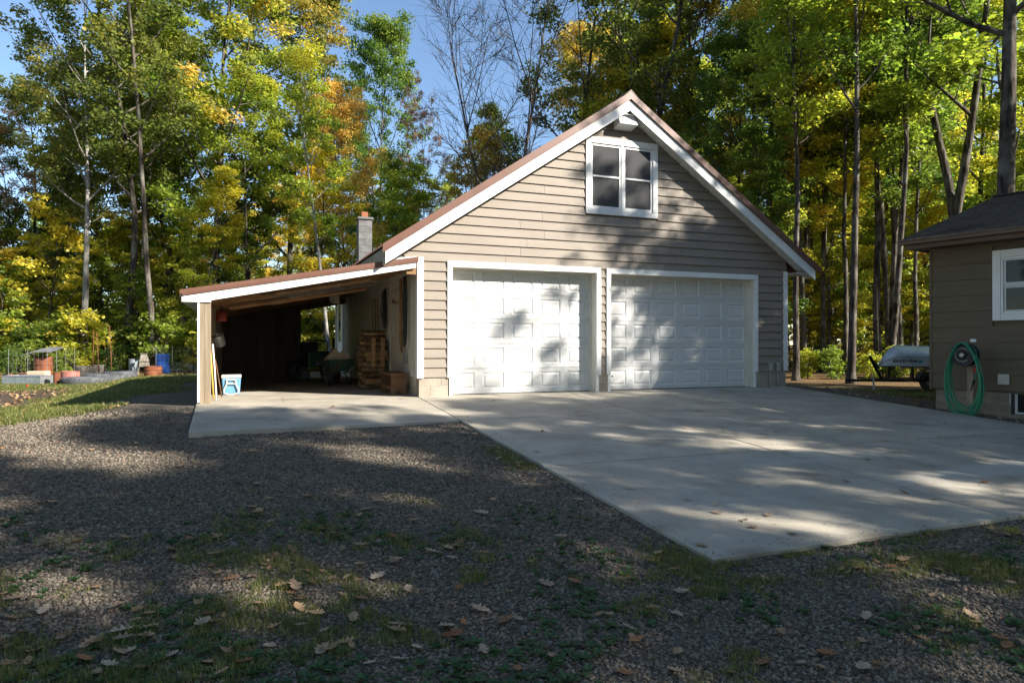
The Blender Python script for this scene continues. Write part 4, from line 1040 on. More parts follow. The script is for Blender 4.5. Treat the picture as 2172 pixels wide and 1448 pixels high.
# wooden half barrels
def tub(label, p, r, h):
    e = empty('barrel_planter', on(*p), 0, label, 'planter')
    for i in range(18):
        a0, a1 = 2*math.pi*i/18+.01, 2*math.pi*(i+1)/18-.01
        P = lambda a, rr, z: (rr*math.cos(a), rr*math.sin(a), z)
        MB().hexa([P(a0,r*.9-.03,0),P(a0,r*.9,0),P(a1,r*.9,0),P(a1,r*.9-.03,0),P(a0,r-.03,h),P(a0,r,h),P(a1,r,h),P(a1,r-.03,h)]).build('stave', M['grey_wood'], e)
    MB().lathe([(r*.93,h*.25),(r*.94,h*.25),(r*.955,h*.38),(r*.945,h*.38)], 28, close=True).build('hoop', M['galv'], e)
    MB().lathe([(.0,h*.7),(r-.035,h*.7),(r-.035,h*.75),(.0,h*.75)], 20).build('soil', M['joint'], e)
tub('grey wooden half barrel planter behind the tractor tyres', at(182,27.0), .44, .40)
tub('smaller grey half barrel planter beside the rusty rods', at(208,28.0), .22, .42)
# tractor tyres laid flat
def tyre(label, p, R, h):
    e = empty('tractor_tyre', on(*p), 0, label, 'tyre', 'tyre planters')
    MB().lathe([(R*.60,.01),(R*.88,.0),(R*.97,.03),(R,h*.25),(R,h*.75),(R*.97,h-.03),(R*.88,h),(R*.62,h-.02),(R*.56,h*.8),(R*.56,h*.2)], 48, close=True).build('casing', M['rubber'], e, smooth=True)
    for i in range(36):
        a = 2*math.pi*i/36
        for s_ in (0, 1):
            q = a + s_*math.pi/36
            z0, z1 = (.03, h*.5) if s_ else (h*.5, h-.03)
            P = lambda a_, rr, z: (rr*math.cos(a_), rr*math.sin(a_), z)
            MB().hexa([P(q,R-.01,z0),P(q,R+.018,z0),P(q+.06,R+.018,z0),P(q+.06,R-.01,z0),P(q+.09,R-.01,z1),P(q+.09,R+.018,z1),P(q+.15,R+.018,z1),P(q+.15,R-.01,z1)]).build('tread_lug', M['rubber'], e)
    MB().lathe([(.0,h*.6),(R*.57,h*.55),(R*.57,h*.62),(.0,h*.72)], 24).build('soil', M['joint'], e)
tyre('nearest big black tractor tyre lying flat in the yard', at(184,21.6), .70, .24)
tyre('second tractor tyre lying flat behind the nearest one', at(226,23.6), .66, .23)
tyre('third tractor tyre lying flat, closest to the carport', at(254,25.4), .58, .26)
for i,(px_,px2,Zd,h_,lab) in enumerate(((197,199,27.5,1.85,'upright rusty rod nearest the tyres with a pale tip'),(211,205,27.8,1.75,'leaning rusty rod in the middle of the three'),(238,232,28.0,2.05,'tallest rusty rod, closest to the carport'))):
    a = at(px_,Zd); c = at(px2,Zd)
    o = MB().tube([(0,0,-.1),((c[0]-a[0])*.5,(c[1]-a[1])*.5,h_*.5),(c[0]-a[0],c[1]-a[1],h_)], .014, 6).build('rusty_rod', M['rust'], loc=on(*a)); tag(o, lab, 'rod', 'rusty rods by the tyres')
ws = empty('wooden_stand', on(*at(304,29.6)), .35, 'weathered A-frame wooden stand between grey bin and blue barrel', 'stand')
for y in (-.12,.12):
    for s_ in (-1,1): MB().bar((s_*.26,y*1.5,0),(s_*.08,y*.6,.85),.05,.035).build('leg', M['grey_wood'], ws)
MB().hexa([(-.20,-.17,.52),(.20,-.17,.52),(.20,-.145,.52),(-.20,-.145,.52),(-.12,-.11,.80),(.12,-.11,.80),(.12,-.085,.80),(-.12,-.085,.80)]).build('board', M['grey_wood'], ws)
MB().hexa([(-.22,-.21,.28),(.22,-.21,.28),(.22,-.185,.28),(-.22,-.185,.28),(-.19,-.17,.48),(.19,-.17,.48),(.19,-.145,.48),(-.19,-.145,.48)]).build('board', M['grey_wood'], ws)
MB().box(-.15,.15,-.12,.12,.83,.86).build('top', M['grey_wood'], ws)
lt = at(398,31.5)
tk = empty('stock_tank', on(*lt), RAD(-16), 'long low grey metal tank behind the wire fence by the carport', 'tank')
b = MB()
for a in ((-1.3,1.3,-.3,-.28,0,.42),(-1.3,1.3,.28,.3,0,.42),(-1.3,-1.28,-.279,.279,0,.42),(1.28,1.3,-.279,.279,0,.42)): b.box(*a)
for i in range(17): b.box(-1.25+i*.15,-1.21+i*.15,-.308,-.299,.02,.40)
b.build('shell', M['galv'], tk)
# wire mesh fences
def fence(label, a, c, h, nposts, step=.15):
    A_, B_ = Vector((*a,0)), Vector((*c,0)); L_ = (B_-A_).length
    e = empty('wire_fence', on(*a), 0, label, 'fence')
    d = (B_-A_).normalized()
    for i in range(nposts):
        q = A_ + d*L_*i/(nposts-1); zz = float(gz(q.x,q.y)) - e.location.z
        MB().tube([(q.x-a[0],q.y-a[1],zz-.1),(q.x-a[0],q.y-a[1],zz+h+.06)], .009, 6).build('fence_post', M['wire'], e)
    b = MB()
    for k in range(8):
        t0, t1 = Vector((0,0,.05+k*(h-.05)/7)), None
        b.tube([t0, d*L_+t0], .0028, 4, False)
    n = int(L_/step)
    for i in range(n+1):
        q = d*L_*i/n; b.tube([q+Vector((0,0,.02)), q+Vector((0,0,h))], .0028, 4, False)
    b.build('wire_mesh', M['wire'], e)
fence('thin wire mesh fence between blue barrel and carport', at(331,28.6), at(432,29.6), 1.15, 4)
fence('low wire mesh fence behind the pale trough', at(18,22.9), at(100,22.7), 1.05, 3)
fence('wire fence with wide openings beside the rusty drum', at(120,25.6), at(158,26.5), 1.1, 3, .5)
tag(MB().lathe([(.0,.0),(.02,.004),(.04,.03),(.042,.05),(.03,.075),(.008,.07),(.0,.066)], 14).build('apple', M['red'], loc=on(*at(58,20.2)), smooth=True), 'small red apple lying on the dirt below the trough', 'apple')

# ------------------------------------------------------------------ trees
UP = Vector((0,0,1))
def leaf_quads(rs, cen, n, cr, flat, size, hue, upb=.45):
    """n leaves round each cluster centre; every leaf a small folded rhombus"""
    k = len(cen)
    C = np.repeat(cen, n, 0)
    off = rs.normal(size=(k*n,3)); off /= np.linalg.norm(off, axis=1, keepdims=True)
    off *= (rs.rand(k*n,1)**.45) * np.repeat(cr, n)[:,None]
    off[:,2] *= flat
    C = C + off
    nn = rs.normal(size=(k*n,3)); nn[:,2] = np.abs(nn[:,2]) + upb*1.4; nn /= np.linalg.norm(nn, axis=1, keepdims=True)
    u = np.cross(nn, rs.normal(size=(k*n,3))); u /= np.linalg.norm(u, axis=1, keepdims=True)
    v = np.cross(nn, u)
    s = size * (.65 + .7*rs.rand(k*n,1))
    dn = nn * s * .18
    V = np.stack([C+u*s, C+v*s*.62-dn, C-u*s*.9, C-v*s*.62-dn], 1).reshape(-1,3)
    Q = np.arange(k*n*4).reshape(-1,4)
    h = np.repeat(hue, n) + rs.normal(size=k*n)*.07
    a = np.stack([np.clip(h,0,1), rs.rand(k*n), np.zeros(k*n), np.ones(k*n)], -1)
    return V, Q, np.repeat(a, 4, 0)

def grow(seed, H=20, r0=.22, base=.4, R=5, shape='round', ang=35, nprim=14, nsec=5, nter=3, leaves=60, cr=.7, flat=.6, size=.11, wob=.25, fork=0, lean=0.0, upcurve=.5, extra_low=0, twigs=True):
    rs = np.random.RandomState(seed); rr = random.Random(seed)
    wood = MB(); cents = []; crs = []
    def stem(p0, d0, L, ra, rb, nseg, sides, curve, wobble):
        p = Vector(p0); d = Vector(d0).normalized(); pts = [p.copy()]; rad = [ra]
        for i in range(nseg):
            d = (d + UP*curve/nseg + Vector((rr.gauss(0,1),rr.gauss(0,1),rr.gauss(0,.5)))*wobble/nseg).normalized()
            p = p + d*(L/nseg); pts.append(p.copy()); t = (i+1)/nseg; rad.append(ra + (rb-ra)*t**.85)
        wood.tube(pts, rad, sides, False)
        return pts, rad
    def along(pts, rad, t):
        x = t*(len(pts)-1); i = min(int(x), len(pts)-2); f_ = x-i
        return pts[i].lerp(pts[i+1], f_), rad[i]*(1-f_)+rad[i+1]*f_, (pts[i+1]-pts[i]).normalized()
    d0 = Vector((lean, 0, 1))
    stems = []
    if fork:
        tp, trd = stem((0,0,-.3), d0, H*fork, r0*1.1, r0*.85, 6, 10, .0, .12)
        for q in range(2):
            a = q*math.pi + rr.uniform(-.4,.4)
            stems.append(stem(tp[-1], Vector((math.cos(a)*.22, math.sin(a)*.22, 1)), H*(1-fork)*rr.uniform(.9,1), r0*.72, .025, 10, 8, .25, wob))
        z_of = lambda t, k: (t-fork)/(1-fork)
    else:
        b_ = stem((0,0,-.3), d0, H, r0*1.0, .02, 14, 10, .05, wob)
        stems.append(b_)
    # flare at the foot
    wood.tube([(0,0,-.3),(0,0,.05),(0,0,.35)], [r0*1.75, r0*1.35, r0*1.02], 10, False)
    for si, (tp, trd) in enumerate(stems):
        m = nprim if not fork else nprim//2+1
        for i in range(m):
            tt = base + (1-base)*(i+rr.random()*.8)/m
            ts = tt if not fork else max(0.02, (tt-fork)/(1-fork))
            p, r, dd = along(tp, trd, min(ts,.985))
            tn = (tt-base)/(1-base)
            prof = {'round': math.sin(math.pi*(.18+.76*tn))**.8, 'cone': (1-tn)*.9+.15, 'vase': .35+.75*math.sin(math.pi*(.1+.62*tn)), 'flat': 1.0-.35*tn}[shape]
            L = R*prof*rr.uniform(.75,1.15)
            az = i*2.39996 + rr.uniform(-.5,.5) + si*1.3
            el = RAD(ang + 32*tn + rr.uniform(-12,12))
            dl = Vector((math.cos(az)*math.cos(el), math.sin(az)*math.cos(el), math.sin(el)))
            lp, lr = stem(p, dl, L, min(r*.62, .02+.018*L), .012, 6, 6, upcurve, .35)
            for j in range(nsec):
                f_ = .28 + .72*(j+rr.random()*.6)/nsec
                q, r2, d2 = along(lp, lr, min(f_,1))
                side = d2.cross(UP).normalized() * (1 if j % 2 else -1)
                d3 = (d2*.55 + side*rr.uniform(.5,1.0) + UP*rr.uniform(-.1,.45)).normalized()
                L2 = L*.42*rr.uniform(.7,1.2)*(1.1-.5*f_)
                sp, sr = stem(q, d3, L2, max(r2*.55,.009), .006, 4, 4, .25, .4)
                for k in range(nter):
                    g_ = .4 + .6*(k+rr.random())/nter
                    w, r3, d4 = along(sp, sr, min(g_,1))
                    d5 = (d4 + Vector((rr.gauss(0,.7),rr.gauss(0,.7),rr.gauss(.1,.4)))).normalized()
                    L3 = rr.uniform(.35,.8)*cr/.7
                    if twigs: wood.tube([w, w+d5*L3*.5+UP*.02, w+d5*L3], [max(r3*.5,.005),.004,.003] if leaves else [.011,.008,.005], 3, False)
                    cents.append(w+d5*L3*.75); crs.append(cr*rr.uniform(.55,1.1))
    cents = np.array([tuple(c) for c in cents]); crs = np.array(crs)
    wm = wood.mesh('trunk', True)
    lm = None
    if leaves:
        hgt = (cents[:,2]-cents[:,2].min())/(np.ptp(cents[:,2])+1e-6)
        rad_ = np.hypot(cents[:,0],cents[:,1])/R
        blotch = vnoise(cents[:,0]+cents[:,2]*.7+seed, cents[:,1]-cents[:,2]*.4, 2.2, seed+5)
        hue = np.clip(.30*hgt + .22*rad_ + .75*(blotch-.32) + rs.normal(size=len(cents))*.09, 0, 1)
        V, Q, A = leaf_quads(rs, cents, leaves, crs, flat, size, hue)
        lm = npmesh('crown', V, Q, False, {'leaf': A})
    return wm, lm

PROTO = {
 'oak':   [grow(s, H=20, r0=.20, base=.36, R=5.6, shape='vase', ang=28, nprim=15, nsec=5, nter=4, leaves=50, cr=.62, size=.088, wob=.5) for s in (1, 2)],
 'maple': [grow(s, H=19, r0=.20, base=.24, R=5.4, shape='round', ang=30, nprim=20, nsec=6, nter=4, leaves=66, cr=.70, flat=.5, size=.09, wob=.3) for s in (3, 4)],
 'slim':  [grow(s, H=20, r0=.13, base=.40, R=3.1, shape='round', ang=38, nprim=15, nsec=4, nter=4, leaves=52, cr=.64, size=.088, wob=.45) for s in (5, 6, 7)],
 'low':   [grow(s, H=15, r0=.10, base=.12, R=3.0, shape='round', ang=22, nprim=18, nsec=4, nter=4, leaves=54, cr=.64, flat=.45, size=.088, wob=.4) for s in (8, 9)],
 'fork':  [grow(10, H=21, r0=.26, base=.42, R=5.0, shape='vase', ang=32, nprim=16, nsec=5, nter=4, leaves=54, cr=.62, size=.088, wob=.4, fork=.26)],
 'sapling': [grow(s, H=6, r0=.045, base=.18, R=2.1, shape='flat', ang=12, nprim=11, nsec=4, nter=3, leaves=26, cr=.42, flat=.3, size=.085, wob=.3) for s in (12, 13)],
 'shrub': [grow(s, H=1.7, r0=.025, base=.06, R=1.15, shape='round', ang=30, nprim=10, nsec=4, nter=3, leaves=16, cr=.26, flat=.7, size=.065, wob=.5) for s in (14, 15)],
 'sparse': [grow(17, H=20, r0=.135, base=.45, R=3.4, shape='vase', ang=42, nprim=13, nsec=4, nter=3, leaves=34, cr=.6, size=.085, wob=.3)],
 'bare':  [grow(18, H=18, r0=.17, base=.28, R=5.2, shape='vase', ang=50, nprim=22, nsec=9, nter=8, leaves=0, cr=1.5, wob=.25, fork=.16, upcurve=.3)],
}
PH = {'oak':20,'maple':19,'slim':20,'low':15,'fork':21,'sapling':6,'shrub':1.7,'sparse':20,'bare':18}
def plant(name, kind, p, H, leafm, label, var=0, rz=None, wide=1.0, barkm='bark', group=None, cat='tree', tilt=(0,0), parts=('trunk','crown')):
    wm, lm = PROTO[kind][var % len(PROTO[kind])]
    s = H/PH[kind]
    e = empty(name, (p[0], p[1], float(gz(p[0],p[1]))), 0, label, cat, group)
    e.rotation_euler = (tilt[0], tilt[1], random.uniform(0,6.28) if rz is None else rz)
    e.scale = (s*wide, s*wide, s)
    for me, mm, nm in ((wm, M[barkm], parts[0]), (lm, M['leaf_'+leafm] if leafm else None, parts[1])):
        if me is None: continue
        if len(me.materials) == 0: me.materials.append(mm)
        o = bpy.data.objects.new(nm, me); COL.objects.link(o); o.parent = e
        o.material_slots[0].link = 'OBJECT'; o.material_slots[0].material = mm
    return e
random.seed(4)
T_ = [  # name, kind, (column, distance), height, leaves, label, variant, options
 ('oak_tree','oak',at(182,33),18.5,'olive','oak with a pale lower trunk standing behind the rusty rods',0,dict(barkm='bark_pale')),
 ('oak_tree','oak',at(262,34),22,'olive','tall dark-trunked oak left of the leaning tree, in front of its twin',1,{}),
 ('oak_tree','slim',at(279,37),21,'olive','thinner dark tree just behind the tall dark-trunked oak',0,{}),
 ('leaning_tree','slim',at(324,31),23,'olive','slim dark tree leaning left beside the blue barrel',1,dict(tilt=(0,RAD(-4)),rz=0.6)),
 ('maple_tree','maple',at(458,36),23,'maple','big green maple with orange outer leaves left of the carport roof',0,dict(wide=1.05)),
 ('maple_tree','maple',at(612,40),23,'olive','broad olive-green tree whose top leaves the picture above the carport',1,dict(wide=.9)),
 ('maple_tree','maple',at(540,37),15,'lime','lime-green tree low behind the carport roof',0,{}),
 ('red_tree','oak',at(30,42),13,'rust','small dark red-leaved tree at the left edge',1,{}),
 ('birch_tree','sparse',at(18,36),9,'lime','thin white-stemmed leaning tree at the left edge',0,dict(tilt=(0,RAD(-9)),rz=.2,barkm='bark_pale')),
 ('slim_tree','slim',at(128,45),13,'lime','slender tree between the left edge and the pale-trunked oak',2,{}),
 ('yellow_maple','low',at(415,33),9.5,'yellow','low bright yellow maple behind the carport eave',0,dict(wide=1.2)),
 ('yellow_maple','low',at(290,38),9,'yellow','low yellow tree behind the leaning tree',1,dict(wide=1.15)),
 ('orange_maple','maple',at(735,38),14.5,'orange','orange maple rising over the carport roof left of the chimney',1,dict(wide=.85)),
 ('orange_maple','low',at(690,32),10,'yellow','yellow-orange tree just left of the chimney',1,dict(wide=1.2)),
 ('tall_tree','maple',at(808,52),24.8,'green','tall green tree standing above the orange maple under open sky',0,dict(wide=.75)),
 ('tall_tree','maple',at(715,56),19,'green','far green tree top beside the tall green tree',1,dict(wide=.8)),
 ('reddish_tree','oak',at(900,43),14.5,'rust','pinkish-red tree thinning out beside the bare tree',0,dict(wide=.6)),
 ('pale_trunk_tree','slim',at(702,29),14,'lime','tree with mottled white bark seen through the back of the carport',0,dict(barkm='bark_pale')),
 ('yellow_maple','low',at(970,36),12.5,'orange','golden tree behind the left roof slope of the garage',0,dict(wide=1.2)),
 ('green_tree','low',at(880,34),10,'lime','yellow-green tree low behind the left roof slope',1,dict(wide=1.2)),
 ('bare_tree','bare',at(1050,32.5),18.6,None,'leafless tree with fanned bare branches above the garage roof',0,{}),
 ('green_tree','low',at(1105,41),15,'lime','green and gold tree behind the bare tree',0,dict(wide=1.1)),
 ('oak_tree','oak',at(1232,37),23,'olive','oak with browning leaves just left of the gable peak',1,{}),
 ('oak_tree','maple',at(1250,43),20,'orange','orange-tinged tree behind the gable peak',0,dict(wide=.8)),
 ('oak_tree','fork',at(1365,33),24,'olive','fork-trunked oak just right of the gable peak',0,{}),
 ('oak_tree','oak',at(1455,35),24,'olive','olive oak above the middle of the right roof slope',0,{}),
 ('dark_maple','maple',at(1545,28.5),13.5,'green','dense dark green maple pressed behind the right roof slope',0,dict(wide=.95)),
 ('dark_maple','low',at(1625,27),9.5,'green','low dark green tree at the lower end of the right roof slope',1,dict(wide=1.1)),
 ('orange_oak','oak',at(1640,33),21,'orange','dark-limbed oak between the roof slope and the slender grey tree',1,{}),
 ('corner_tree','slim',at(1688,24),19,'lime','dark tree with a split foot right beside the garage corner',2,dict(wide=1.0)),
 ('slender_tree','sparse',at(1805,22),20,'lime','slender straight grey tree standing in the gap between garage and house',0,{}),
 ('twin_tree','slim',at(1888,25.5),20,'lime','dark double-stemmed tree left of the boat and house',0,{}),
 ('twin_tree','slim',at(1905,29),19,'lime','thin tree directly behind the dark double-stemmed tree',1,{}),
 ('forked_tree','fork',at(2015,25),23,'lime','forked thick trunk rising behind the house roof',0,dict(rz=1.57,wide=.8)),
 ('big_trunk_tree','oak',at(2137,19.5),24,'lime','massive dark trunk rising above the house roof at the right edge',0,dict(wide=1.25)),
 ('yellow_sapling','low',at(1760,31),11,'yellow','bright yellow understorey tree deep in the gap behind the garage corner',1,dict(wide=1.2)),
 ('yellow_sapling','low',at(1930,33),11,'yellow','yellow understorey tree deep behind the boat',0,dict(wide=1.2)),
 ('green_tree','low',at(2085,31),13,'lime','lime-green tree filling the space behind the house roof',0,dict(wide=1.2)),
 ('green_tree','maple',at(1850,40),20,'lime','broad yellow-green crown high in the gap between garage and house',1,{}),
 ('green_tree','maple',at(2060,38),22,'lime','broad yellow-green crown high above the house',0,{}),
]
for nm, kd, p, H, lf, lab, var, opt in T_: plant(nm, kd, p, H, lf, lab, var, **opt)
for px_, Zd, H, lf, lab in ((215,40,17,'olive','olive tree between the pale-trunked oak and the dark-trunked oak'),(110,41,15,'lime','yellow-green tree left of the pale-trunked oak'),(60,44,17,'olive','olive tree near the left edge, behind the red-leaved tree'),
        (355,40,19,'lime','yellow-green tree between the leaning tree and the big maple'),(400,46,18,'maple','green and orange tree behind the low yellow maple'),(150,48,16,'maple','green and orange tree far behind the pale-trunked oak'),(310,46,17,'green','dark green tree far behind the leaning tree')):
    plant('wood_edge_tree', 'maple' if H > 16 else 'low', at(px_, Zd), H, lf, lab, int(px_), wide=.95)
# thin dead pole by the carport eave
tag(MB().tube([(0,0,-.2),(.03,0,3),(-.02,.02,5.6)], [.075,.065,.03], 8).build('dead_stem', M['bark_pale'], loc=on(*at(388,37.0)), smooth=True), 'thin pale dead stem just left of the carport eave', 'tree')

# the wood behind: one object for every tree
CN = {'lime':'yellow-green','yellow':'yellow','maple':'green and orange','orange':'orange','green':'dark green','olive':'olive'}
def region(px_):
    return ('behind the garden corner' if px_ < 470 else 'behind the carport roof' if px_ < 800 else 'behind the left roof slope' if px_ < 1336 else 'behind the right roof slope' if px_ < 1690
            else 'in the gap between garage and house' if px_ < 1980 else 'behind the brown house')
def wood_tree(i, px_, Zd, H, lf, kd):
    plant('forest_tree', kd, at(px_, Zd), H, lf, ('tall ' if H > 18 else 'short ' if H < 12.5 else '') + 'thin ' + CN[lf] + (' tree farther back' if Zd > 52 else ' tree') + ' in the wood ' + region(px_), i, group='trees of the wood behind', wide=random.uniform(.9,1.25))
n = 0
rf = random.Random(99)
while n < 96:
    px_ = rf.uniform(-120, 2300); Zd = 34 + 48*rf.random()
    x, y = at(px_, Zd)
    if px_ < 560 and Zd < 46: continue
    if 560 < px_ < 1130 and Zd < 42: continue
    if -6 < x < 11 and y < 16: continue
    if px_ < 470: H = rf.uniform(7, 12) if Zd < 60 else rf.uniform(9, 15)
    elif px_ < 660: H = rf.uniform(12, 19)
    elif px_ < 1010: H = min(rf.uniform(9, 17), Zd*.30)
    elif px_ < 1130: H = rf.uniform(9, 14)
    else: H = rf.uniform(17, 25)
    if px_ < 1150: lf = rf.choice(['lime','lime','yellow','maple','orange','green','lime'])
    else: lf = rf.choice(['lime','lime','yellow','lime','green','olive','yellow'])
    wood_tree(n, px_, Zd, H, lf, rf.choice(['slim','slim','slim','low','low']))
    n += 1
for i in range(30):                                      # extra thin stems in the gap at the right
    px_ = rf.uniform(1680, 2010); Zd = rf.uniform(27, 52)
    wood_tree(i, px_, Zd, rf.uniform(14, 22), rf.choice(['lime','yellow','lime','green']), rf.choice(['slim','sparse','sparse']))
rg = random.Random(5)
for i in range(40):                                      # the wood goes on past both ends of the yard
    if i < 26: u_, Zd = rg.uniform(-1.9, -.84), rg.uniform(26, 48)
    else: u_, Zd = rg.uniform(.86, 1.5), rg.uniform(24, 44)
    px_ = 1086 + 1448*u_
    lf = rg.choice(['lime','yellow','green','olive','maple'])
    plant('forest_tree', rg.choice(['maple','slim','low']), at(px_, Zd), rg.uniform(12,19), lf, CN[lf] + ' tree of the wood beyond the ' + ('garden corner, past the left edge' if u_ < 0 else 'brown house, past the right edge'), i, group='trees of the wood beyond the view', wide=1.15)
# understorey
for i in range(60):
    if rf.random() < .6: px_, Zd = rf.uniform(-60, 660), rf.uniform(33, 46)
    else: px_, Zd = rf.uniform(1675, 2200), rf.uniform(31, 48)
    lf = rf.choice(['lime','yellow','lime','maple','yellow'])
    plant('sapling', 'sapling', at(px_, Zd), (hs := rf.uniform(3.5,7.5)), lf, ('tall ' if hs > 5.6 else 'short ') + CN[lf] + ' understorey sapling ' + region(px_) + (', deeper in' if Zd > 39 else ''), i, group='saplings at the wood edge', cat='sapling')
for i in range(60):
    if i < 46: px_, Zd = rf.uniform(-40, 700), rf.uniform(30.5, 36)
    else: px_, Zd = rf.uniform(1680, 1960), rf.uniform(24, 34)
    lf = rf.choice(['lime','yellow','green','lime','maple'])
    plant('shrub', 'shrub', at(px_, Zd), rf.uniform(1.2,2.6) if i < 46 else rf.uniform(.5,1.1), lf, 'low ' + CN[lf] + ' shrub on the ground ' + region(px_), i, group='shrubs along the wood edge', cat='shrub', wide=1.15, parts=('stems','foliage'))
for i, (px_, Zd, h_) in enumerate(((30,27.5,1.1),(15,26,.9),(255,31,1.0),(225,30.5,.9),(150,29.5,.9),(120,28.5,.8),(380,32.5,1.3),(415,32.5,1.2))):
    plant('garden_plant', 'shrub', at(px_,Zd), h_, 'green' if i in (0,1,2,3) else 'lime', ('dark green leafy plant beside the red tub','dark green plant at the left edge','dark green bush left of the grey bin','dark green bush behind the tractor tyres','leafy plant behind the half barrel planter','leafy plant beside the rusty drum','weedy bush behind the wire fence','weedy bush at the carport end of the wire fence')[i], i, cat='plant', parts=('stems','foliage'))

# trees on the sunny side of the drive, outside the picture, that shade the yard (q across the sun, s towards it)
SA = RAD(SUN_AZ)
def sunpos(q, s): return (math.sin(SA)*s - math.cos(SA)*q, math.cos(SA)*s + math.sin(SA)*q)
SH = [(-4.2,20,13.4,'maple',0),(-8.5,19,13.6,'maple',1),(-13,21,14,'maple',0),(-18,20,13,'maple',1),(-6,25.5,14.5,'maple',0),(-11,27,15,'maple',1),(-16,27,15,'oak',0),
      (-1.0,19,10.4,'maple',1),(.6,17,8.4,'maple',0),(2.4,20.5,10.2,'maple',1),(-2.8,22,11.6,'maple',0),(6.9,20.5,15.2,'oak',1),(3.7,19.2,12.9,'oak',0),(5.2,21.5,13.2,'maple',0),(8.9,21.2,16,'maple',1),(6.7,19.4,12.8,'maple',0),(4.6,23,16,'sparse',0),(7.6,22,17,'oak',0),(10.5,23,14,'maple',1),(1.6,26,13.2,'oak',0)]
for i, (q, s_, H, kd, v) in enumerate(SH):
    plant('shade_tree', kd, sunpos(q, s_), H, 'olive' if i % 2 else 'green', 'tall tree beside the drive, behind and right of the viewer, shading the yard', v, rz=i*1.1, group='shade trees beside the drive')
BACK = [(q, s_, 13.5) for s_ in (33, 40) for q in range(-26, 20, 6)]  # unseen rows of trees, added to block the low sky behind the viewer
for i, (q, s_, H) in enumerate(BACK):
    plant('sky_screen_tree', 'maple', sunpos(q+random.uniform(-1.5,1.5), s_), H, ('green','olive','lime')[i % 3], 'unseen tree across the drive behind the viewer, added to block low sky light', i, wide=1.2, group='unseen trees added to hold back sky light')
for i, (x, y) in enumerate([(-30,-2),(-24,-8),(-28,-16),(-20,-18),(-24,-26),(-16,-26),(-10,-24),(-12,-34),(-4,-30),(2,-34),(-20,-36),(-18,-6),(-19,3),(-26,8),(-6,-38),(8,-40)]):  # unseen ring of trees, added to cut blue sky light and bounce green
    plant('sky_screen_tree', ('maple','oak')[i % 2], (x,y), random.uniform(15,20), ('lime','olive','green')[i % 3], 'unseen tree behind and left of the viewer, added to dim sky light', i, wide=1.15, group='unseen trees added to hold back sky light')

# far woods that read as one mass
rs = np.random.RandomState(31)
N_ = 3600
th = rs.uniform(-1.7, 1.3, N_); Zd = rs.uniform(74, 120, N_)
fx = -3.08 + Zd*(.3697+.929*th); fy = -12.44 + Zd*(.929-.3697*th)
hmax = np.where(th < -.42, 8, np.where(th < -.05, 11, 17))
cz = rs.rand(N_)**.8 * hmax * (.6+.5*vnoise(fx, fy, 9, 77))
cen = np.stack([fx, fy, cz], -1)
V, Q, A = leaf_quads(rs, cen, 26, rs.uniform(.9,1.9,N_), .7, .24, np.clip(vnoise(fx, fy, 7, 78)*1.1-.1, 0, 1))
fw = link('far_woods', npmesh('far_woods', V, Q, False, {'leaf': A}), M['leaf_lime'])
tag(fw, 'distant yellow-green woods filling the view behind the trees', 'woods', kind='stuff')

# ------------------------------------------------------------------ scattered ground cover (geometry-node instances of small pieces)
def scatter(name, pts, rot, scl, idx, protos, label):
    col = bpy.data.collections.new(name + '_pieces')
    for p in protos: col.objects.link(p)
    me = bpy.data.meshes.new(name)
    me.vertices.add(len(pts)); me.vertices.foreach_set('co', np.asarray(pts, dtype=np.float32).ravel())
    a = me.attributes.new('rot', 'FLOAT_VECTOR', 'POINT'); a.data.foreach_set('vector', np.asarray(rot, dtype=np.float32).ravel())
    a = me.attributes.new('scl', 'FLOAT_VECTOR', 'POINT'); a.data.foreach_set('vector', np.asarray(scl, dtype=np.float32).ravel())
    a = me.attributes.new('pick', 'INT', 'POINT'); a.data.foreach_set('value', np.asarray(idx, dtype=np.int32))
    me.update()
    o = link(name, me)
    ng = bpy.data.node_groups.new(name, 'GeometryNodeTree')
    ng.interface.new_socket('Geometry', in_out='INPUT', socket_type='NodeSocketGeometry')
    ng.interface.new_socket('Geometry', in_out='OUTPUT', socket_type='NodeSocketGeometry')
    N, L = ng.nodes.new, ng.links.new
    gi, go = N('NodeGroupInput'), N('NodeGroupOutput')
    ci = N('GeometryNodeCollectionInfo'); ci.inputs['Collection'].default_value = col; ci.inputs['Separate Children'].default_value = True; ci.inputs['Reset Children'].default_value = True
    ip = N('GeometryNodeInstanceOnPoints'); ip.inputs['Pick Instance'].default_value = True
    def na(n_, t):
        q = N('GeometryNodeInputNamedAttribute'); q.data_type = t; q.inputs['Name'].default_value = n_; return q.outputs['Attribute']
    e2r = N('FunctionNodeEulerToRotation')
    L(na('rot','FLOAT_VECTOR'), e2r.inputs[0]); L(e2r.outputs[0], ip.inputs['Rotation'])
    L(na('scl','FLOAT_VECTOR'), ip.inputs['Scale']); L(na('pick','INT'), ip.inputs['Instance Index'])
    L(gi.outputs[0], ip.inputs['Points']); L(ci.outputs[0], ip.inputs['Instance']); L(ip.outputs[0], go.inputs[0])
    md = o.modifiers.new('scatter', 'NODES'); md.node_group = ng
    tag(o, label, name.replace('_',' '), kind='stuff')
    return o
def piece(me, m):
    me.materials.append(m); return bpy.data.objects.new(me.name, me)
CAMX, CAMY = -3.08, -12.44
def view_points(rs, n, d0, d1, power, w=.80):
    """points on the ground, denser towards the viewer's end of the drive"""
    Zd = d0 + (d1-d0)*rs.rand(n)**power
    u = rs.uniform(-w, w, n)
    return CAMX + Zd*(.3697+.929*u), CAMY + Zd*(.929-.3697*u)
